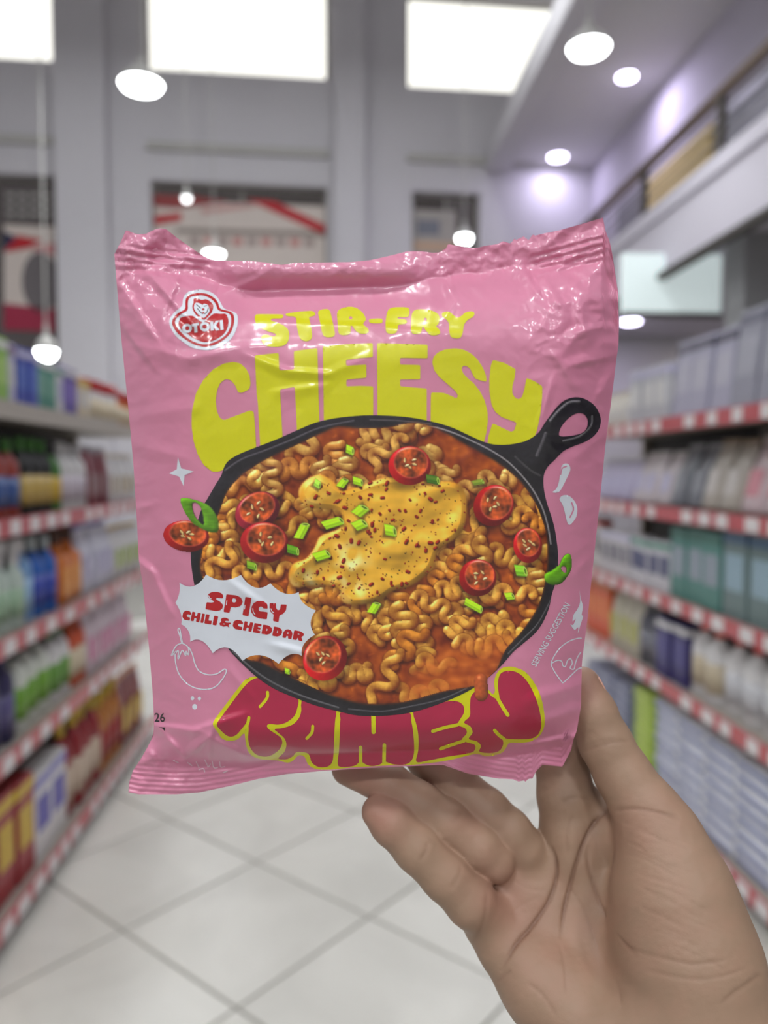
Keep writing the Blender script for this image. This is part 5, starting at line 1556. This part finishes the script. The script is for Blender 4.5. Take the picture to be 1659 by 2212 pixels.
def surface_nets(S):
    ins = S < 0
    c = np.zeros(tuple(s - 1 for s in S.shape), np.uint8)
    for dx in (0, 1):
        for dy in (0, 1):
            for dz in (0, 1):
                c += ins[dx:S.shape[0] - 1 + dx, dy:S.shape[1] - 1 + dy, dz:S.shape[2] - 1 + dz]
    act = (c > 0) & (c < 8)
    I = np.argwhere(act)
    cor = np.array([(x, y, z) for x in (0, 1) for y in (0, 1) for z in (0, 1)])
    val = np.stack([S[I[:, 0] + o[0], I[:, 1] + o[1], I[:, 2] + o[2]] for o in cor], 1)
    acc, cnt = np.zeros((len(I), 3)), np.zeros(len(I))
    for a in range(8):
        for b in range(a + 1, 8):
            if np.abs(cor[a] - cor[b]).sum() != 1:
                continue
            x = (val[:, a] < 0) != (val[:, b] < 0)
            t = np.where(x, val[:, a] / np.where(x, val[:, a] - val[:, b], 1), 0)
            acc += x[:, None] * (cor[a] + t[:, None] * (cor[b] - cor[a]))
            cnt += x
    V = I + acc / cnt[:, None]
    idx = np.full(act.shape, -1, np.int32)
    idx[tuple(I.T)] = np.arange(len(I))
    Fs = []
    for ax in range(3):
        s0 = [slice(None)] * 3
        s1 = [slice(None)] * 3
        s0[ax], s1[ax] = slice(0, -1), slice(1, None)
        E_ = np.argwhere(ins[tuple(s0)] != ins[tuple(s1)])
        o1, o2 = [(1, 2), (2, 0), (0, 1)][ax]
        E_ = E_[(E_[:, o1] > 0) & (E_[:, o2] > 0) & (E_[:, o1] < act.shape[o1]) & (E_[:, o2] < act.shape[o2])]
        def cell(d1, d2):
            q = E_.copy()
            q[:, o1] += d1
            q[:, o2] += d2
            return idx[q[:, 0], q[:, 1], q[:, 2]]
        qd = np.stack([cell(-1, -1), cell(0, -1), cell(0, 0), cell(-1, 0)], 1)
        fl = ~ins[E_[:, 0], E_[:, 1], E_[:, 2]]
        qd[fl] = qd[fl][:, ::-1]
        Fs.append(qd[(qd >= 0).all(1)])
    return V, np.concatenate(Fs)
HV, HF = surface_nets(SD)
P3 = _lo + HV * VS
# smooth normals from the field
gi = np.clip(np.rint(HV).astype(int), 1, np.array(SD.shape) - 2)
HN = np.stack([SD[gi[:, 0] + (i == 0), gi[:, 1] + (i == 1), gi[:, 2] + (i == 2)] - SD[gi[:, 0] - (i == 0), gi[:, 1] - (i == 1), gi[:, 2] - (i == 2)] for i in range(3)], 1)
HN /= np.maximum(np.linalg.norm(HN, axis=1)[:, None], 1e-6)
# light relaxation
for _ in range(3):
    acc, cnt = np.zeros_like(P3), np.zeros(len(P3))
    for a in range(4):
        np.add.at(acc, HF[:, a], P3[HF[:, (a + 1) % 4]] + P3[HF[:, (a + 3) % 4]])
        np.add.at(cnt, HF[:, a], 2)
    P3 = P3 * .5 + .5 * acc / np.maximum(cnt, 1)[:, None]
del SD
HPX, HPY = P3[:, 0] / P3[:, 2] * F + CX, P3[:, 1] / P3[:, 2] * F + CY
RH = T(700, 1400, 1.7299)
LINES = [([(1068, 605), (1015, 645), (978, 715), (945, 800), (918, 890), (898, 980), (886, 1080)], 3.6, 1.0), ([(985, 745), (990, 820), (1015, 910), (1050, 1000), (1105, 1085), (1170, 1150)], 3.2, .55), ([(845, 735), (866, 800), (866, 870), (838, 950), (780, 1035), (715, 1110), (660, 1205)], 3.6, .95),
         ([(905, 880), (960, 960), (1000, 1050), (1030, 1140)], 3, .2), ([(1075, 612), (1150, 600), (1240, 612), (1340, 640)], 4, .35), ([(612, 905), (606, 980), (585, 1060), (545, 1110)], 5, .22),
         ([(352, 800), (378, 765), (392, 720)], 4.5, .16), ([(470, 900), (500, 860), (515, 815)], 4.5, .15), ([(945, 395), (1010, 372), (1080, 352), (1150, 345)], 5, .25), ([(955, 375), (1020, 352), (1090, 335)], 3.5, .14), ([(470, 655), (500, 628), (520, 600)], 5, .14), ([(600, 560), (625, 530)], 5, .12),
         ([(885, 580), (930, 560), (1000, 565)], 5, .2), ([(700, 1200), (640, 1250)], 4, .2), ([(1110, 1105), (1180, 1135), (1290, 1165), (1400, 1180), (1520, 1160)], 4, .22), ([(1200, 1200), (1320, 1230), (1450, 1235), (1600, 1190)], 4, .2), ([(1480, 1330), (1560, 1270), (1640, 1215)], 5, .3),
         ([(880, 1100), (900, 1200), (905, 1300)], 4, .15), ([(1040, 1150), (1090, 1240), (1110, 1340)], 5, .2), ([(760, 1250), (820, 1300), (870, 1380)], 5, .2), ([(930, 620), (905, 700), (912, 780)], 5, .2), ([(700, 860), (760, 900), (830, 905)], 4, .1), ([(690, 1000), (740, 960), (800, 930)], 4, .1)]
for i in range(22):
    x_, y_ = 1080 + rg.uniform(-60, 200) + i * 6, 640 + i * 22 + rg.uniform(-12, 12)
    l_ = rg.uniform(90, 240)
    LINES.append(([(x_, y_), (x_ + l_ * .5, y_ + l_ * rg.uniform(.12, .22)), (x_ + l_, y_ + l_ * rg.uniform(.34, .5))], rg.uniform(2.0, 3.4), rg.uniform(.04, .11)))
front = np.clip((-HN[:, 2] - .05) / .3, 0, 1)
groove = np.zeros(len(P3))
for pts, w, A in LINES:
    L = crv(RH(pts), 5, False)
    xs, ys = [p[0] for p in L], [p[1] for p in L]
    m = (HPX > min(xs) - 25) & (HPX < max(xs) + 25) & (HPY > min(ys) - 25) & (HPY < max(ys) + 25)
    d, _, _, tt = segdist(L, HPX[m], HPY[m])
    fade = np.clip(np.minimum(tt, 1 - tt) * 6, 0.15, 1)
    groove[m] += A * fade * (np.exp(-(d / w) ** 2) + .4 * np.exp(-(d / (w * 4.5)) ** 2))
# soft skin relief
relief = .20 * perlin(HPX / 70, HPY / 70, 51) + .08 * perlin(HPX / 14, HPY / 14, 52)
P3 = P3 - HN * (np.clip(groove, 0, 1.3) * 1.0 * front)[:, None] + HN * (relief * front)[:, None]
HW = CAM + (RGT[None] * P3[:, :1] - UPV[None] * P3[:, 1:2] + FWD[None] * P3[:, 2:3]) * .001
# skin colour: redder pads, folds redder and darkened with painted shade, paler palm hollow
pads = np.zeros(len(P3))
for (px, py, s, a) in ((825, 1760, 60, 1), (760, 1670, 60, .8), (1270, 1480, 50, .8), (1060, 1900, 70, .5), (1200, 2050, 120, .4), (1110, 1960, 60, .5), (1400, 1780, 90, .4), (1010, 1780, 60, .35), (1450, 2000, 140, .2)):
    pads += a * np.exp(-((HPX - px) ** 2 + (HPY - py) ** 2) / s ** 2)
mott = perlin(HPX / 45, HPY / 45, 53) * .5 + perlin(HPX / 18, HPY / 18, 54) * .25
skin = np.array(lin((152, 124, 103)))[None] * (1 + .07 * mott)[:, None]
red = np.array(lin((156, 112, 97)))[None]
k_ = np.clip(pads * .75 + .25 * mott, 0, 1)[:, None]
skin = skin * (1 - k_) + red * k_
k_ = np.clip((groove - .06) * .55 * front, 0, .6)[:, None]
skin = skin * (1 - k_) + np.array(lin((98, 64, 50)))[None] * k_

def skin_mat():
    m = bpy.data.materials.new('skin')
    m.use_nodes = True
    nt = m.node_tree
    b = nt.nodes['Principled BSDF']
    at = nt.nodes.new('ShaderNodeVertexColor')
    at.layer_name = 'Col'
    nt.links.new(at.outputs[0], b.inputs['Base Color'])
    b.inputs['Roughness'].default_value = .5
    b.inputs['Specular IOR Level'].default_value = .35
    b.inputs['Subsurface Weight'].default_value = 0.0
    b.inputs['Subsurface Radius'].default_value = (1.0, .35, .2)
    b.inputs['Subsurface Scale'].default_value = .003
    tc = nt.nodes.new('ShaderNodeTexCoord')
    no = nt.nodes.new('ShaderNodeTexNoise')
    no.inputs['Scale'].default_value = 1500
    no.inputs['Detail'].default_value = 2
    nt.links.new(tc.outputs['Object'], no.inputs['Vector'])
    bp = nt.nodes.new('ShaderNodeBump')
    bp.inputs['Strength'].default_value = .12
    bp.inputs['Distance'].default_value = .0003
    nt.links.new(no.outputs['Fac'], bp.inputs['Height'])
    nt.links.new(bp.outputs['Normal'], b.inputs['Normal'])
    return m
# quads wind outwards
fc = HF
v0, v1, v2 = HW[fc[:, 0]], HW[fc[:, 1]], HW[fc[:, 2]]
NW = RGT[None] * HN[:, :1] - UPV[None] * HN[:, 1:2] + FWD[None] * HN[:, 2:3]
if (np.cross(v1 - v0, v2 - v0) * NW[fc[:, 0]]).sum() < 0:
    fc = fc[:, ::-1]
HO = HW.mean(0)
hand = fast_mesh('person_hand', HW, fc, skin_mat(), None, colors=np.clip(skin, 0, 1), origin=HO)
hand.location = tuple(HO)
tag(hand, 'bare hand with open palm, thumb and fingers holding the pink packet from behind', 'hand')
# thumb nail, on the side turned away
na, nb = c3(1254, 1462, 264), c3(1272, 1516, 263.5)
n_ax = (nb - na) / np.linalg.norm(nb - na)
out_ = np.array([.84, -.36, .3])
out_ -= n_ax * out_.dot(n_ax)
out_ /= np.linalg.norm(out_)
wid = np.cross(n_ax, out_)
vs, fs = [], []
for i in range(9):
    t = i / 8
    w_ = 4.6 * (1 - .75 * abs(2 * t - 1) ** 4)
    for j in range(7):
        s = j / 6 * 2 - 1
        c_ = (na * (1 - t) + nb * t) + wid * s * w_ + out_ * (5.75 + 1.5 * t - 1.75 * s * s)
        vs.append(CAM + (RGT * c_[0] - UPV * c_[1] + FWD * c_[2]) * .001 - HO)
for i in range(8):
    for j in range(6):
        fs.append((i * 7 + j, i * 7 + j + 1, i * 7 + j + 8, i * 7 + j + 7))
nail = mesh_obj('thumb_nail', vs, fs, mat('nail', (214, 164, 146), .25, coat=.4), hand, True)
nail['label'] = 'pale pink thumb nail'
sd_ = nail.modifiers.new('thickness', 'SOLIDIFY')
sd_.thickness = .0004
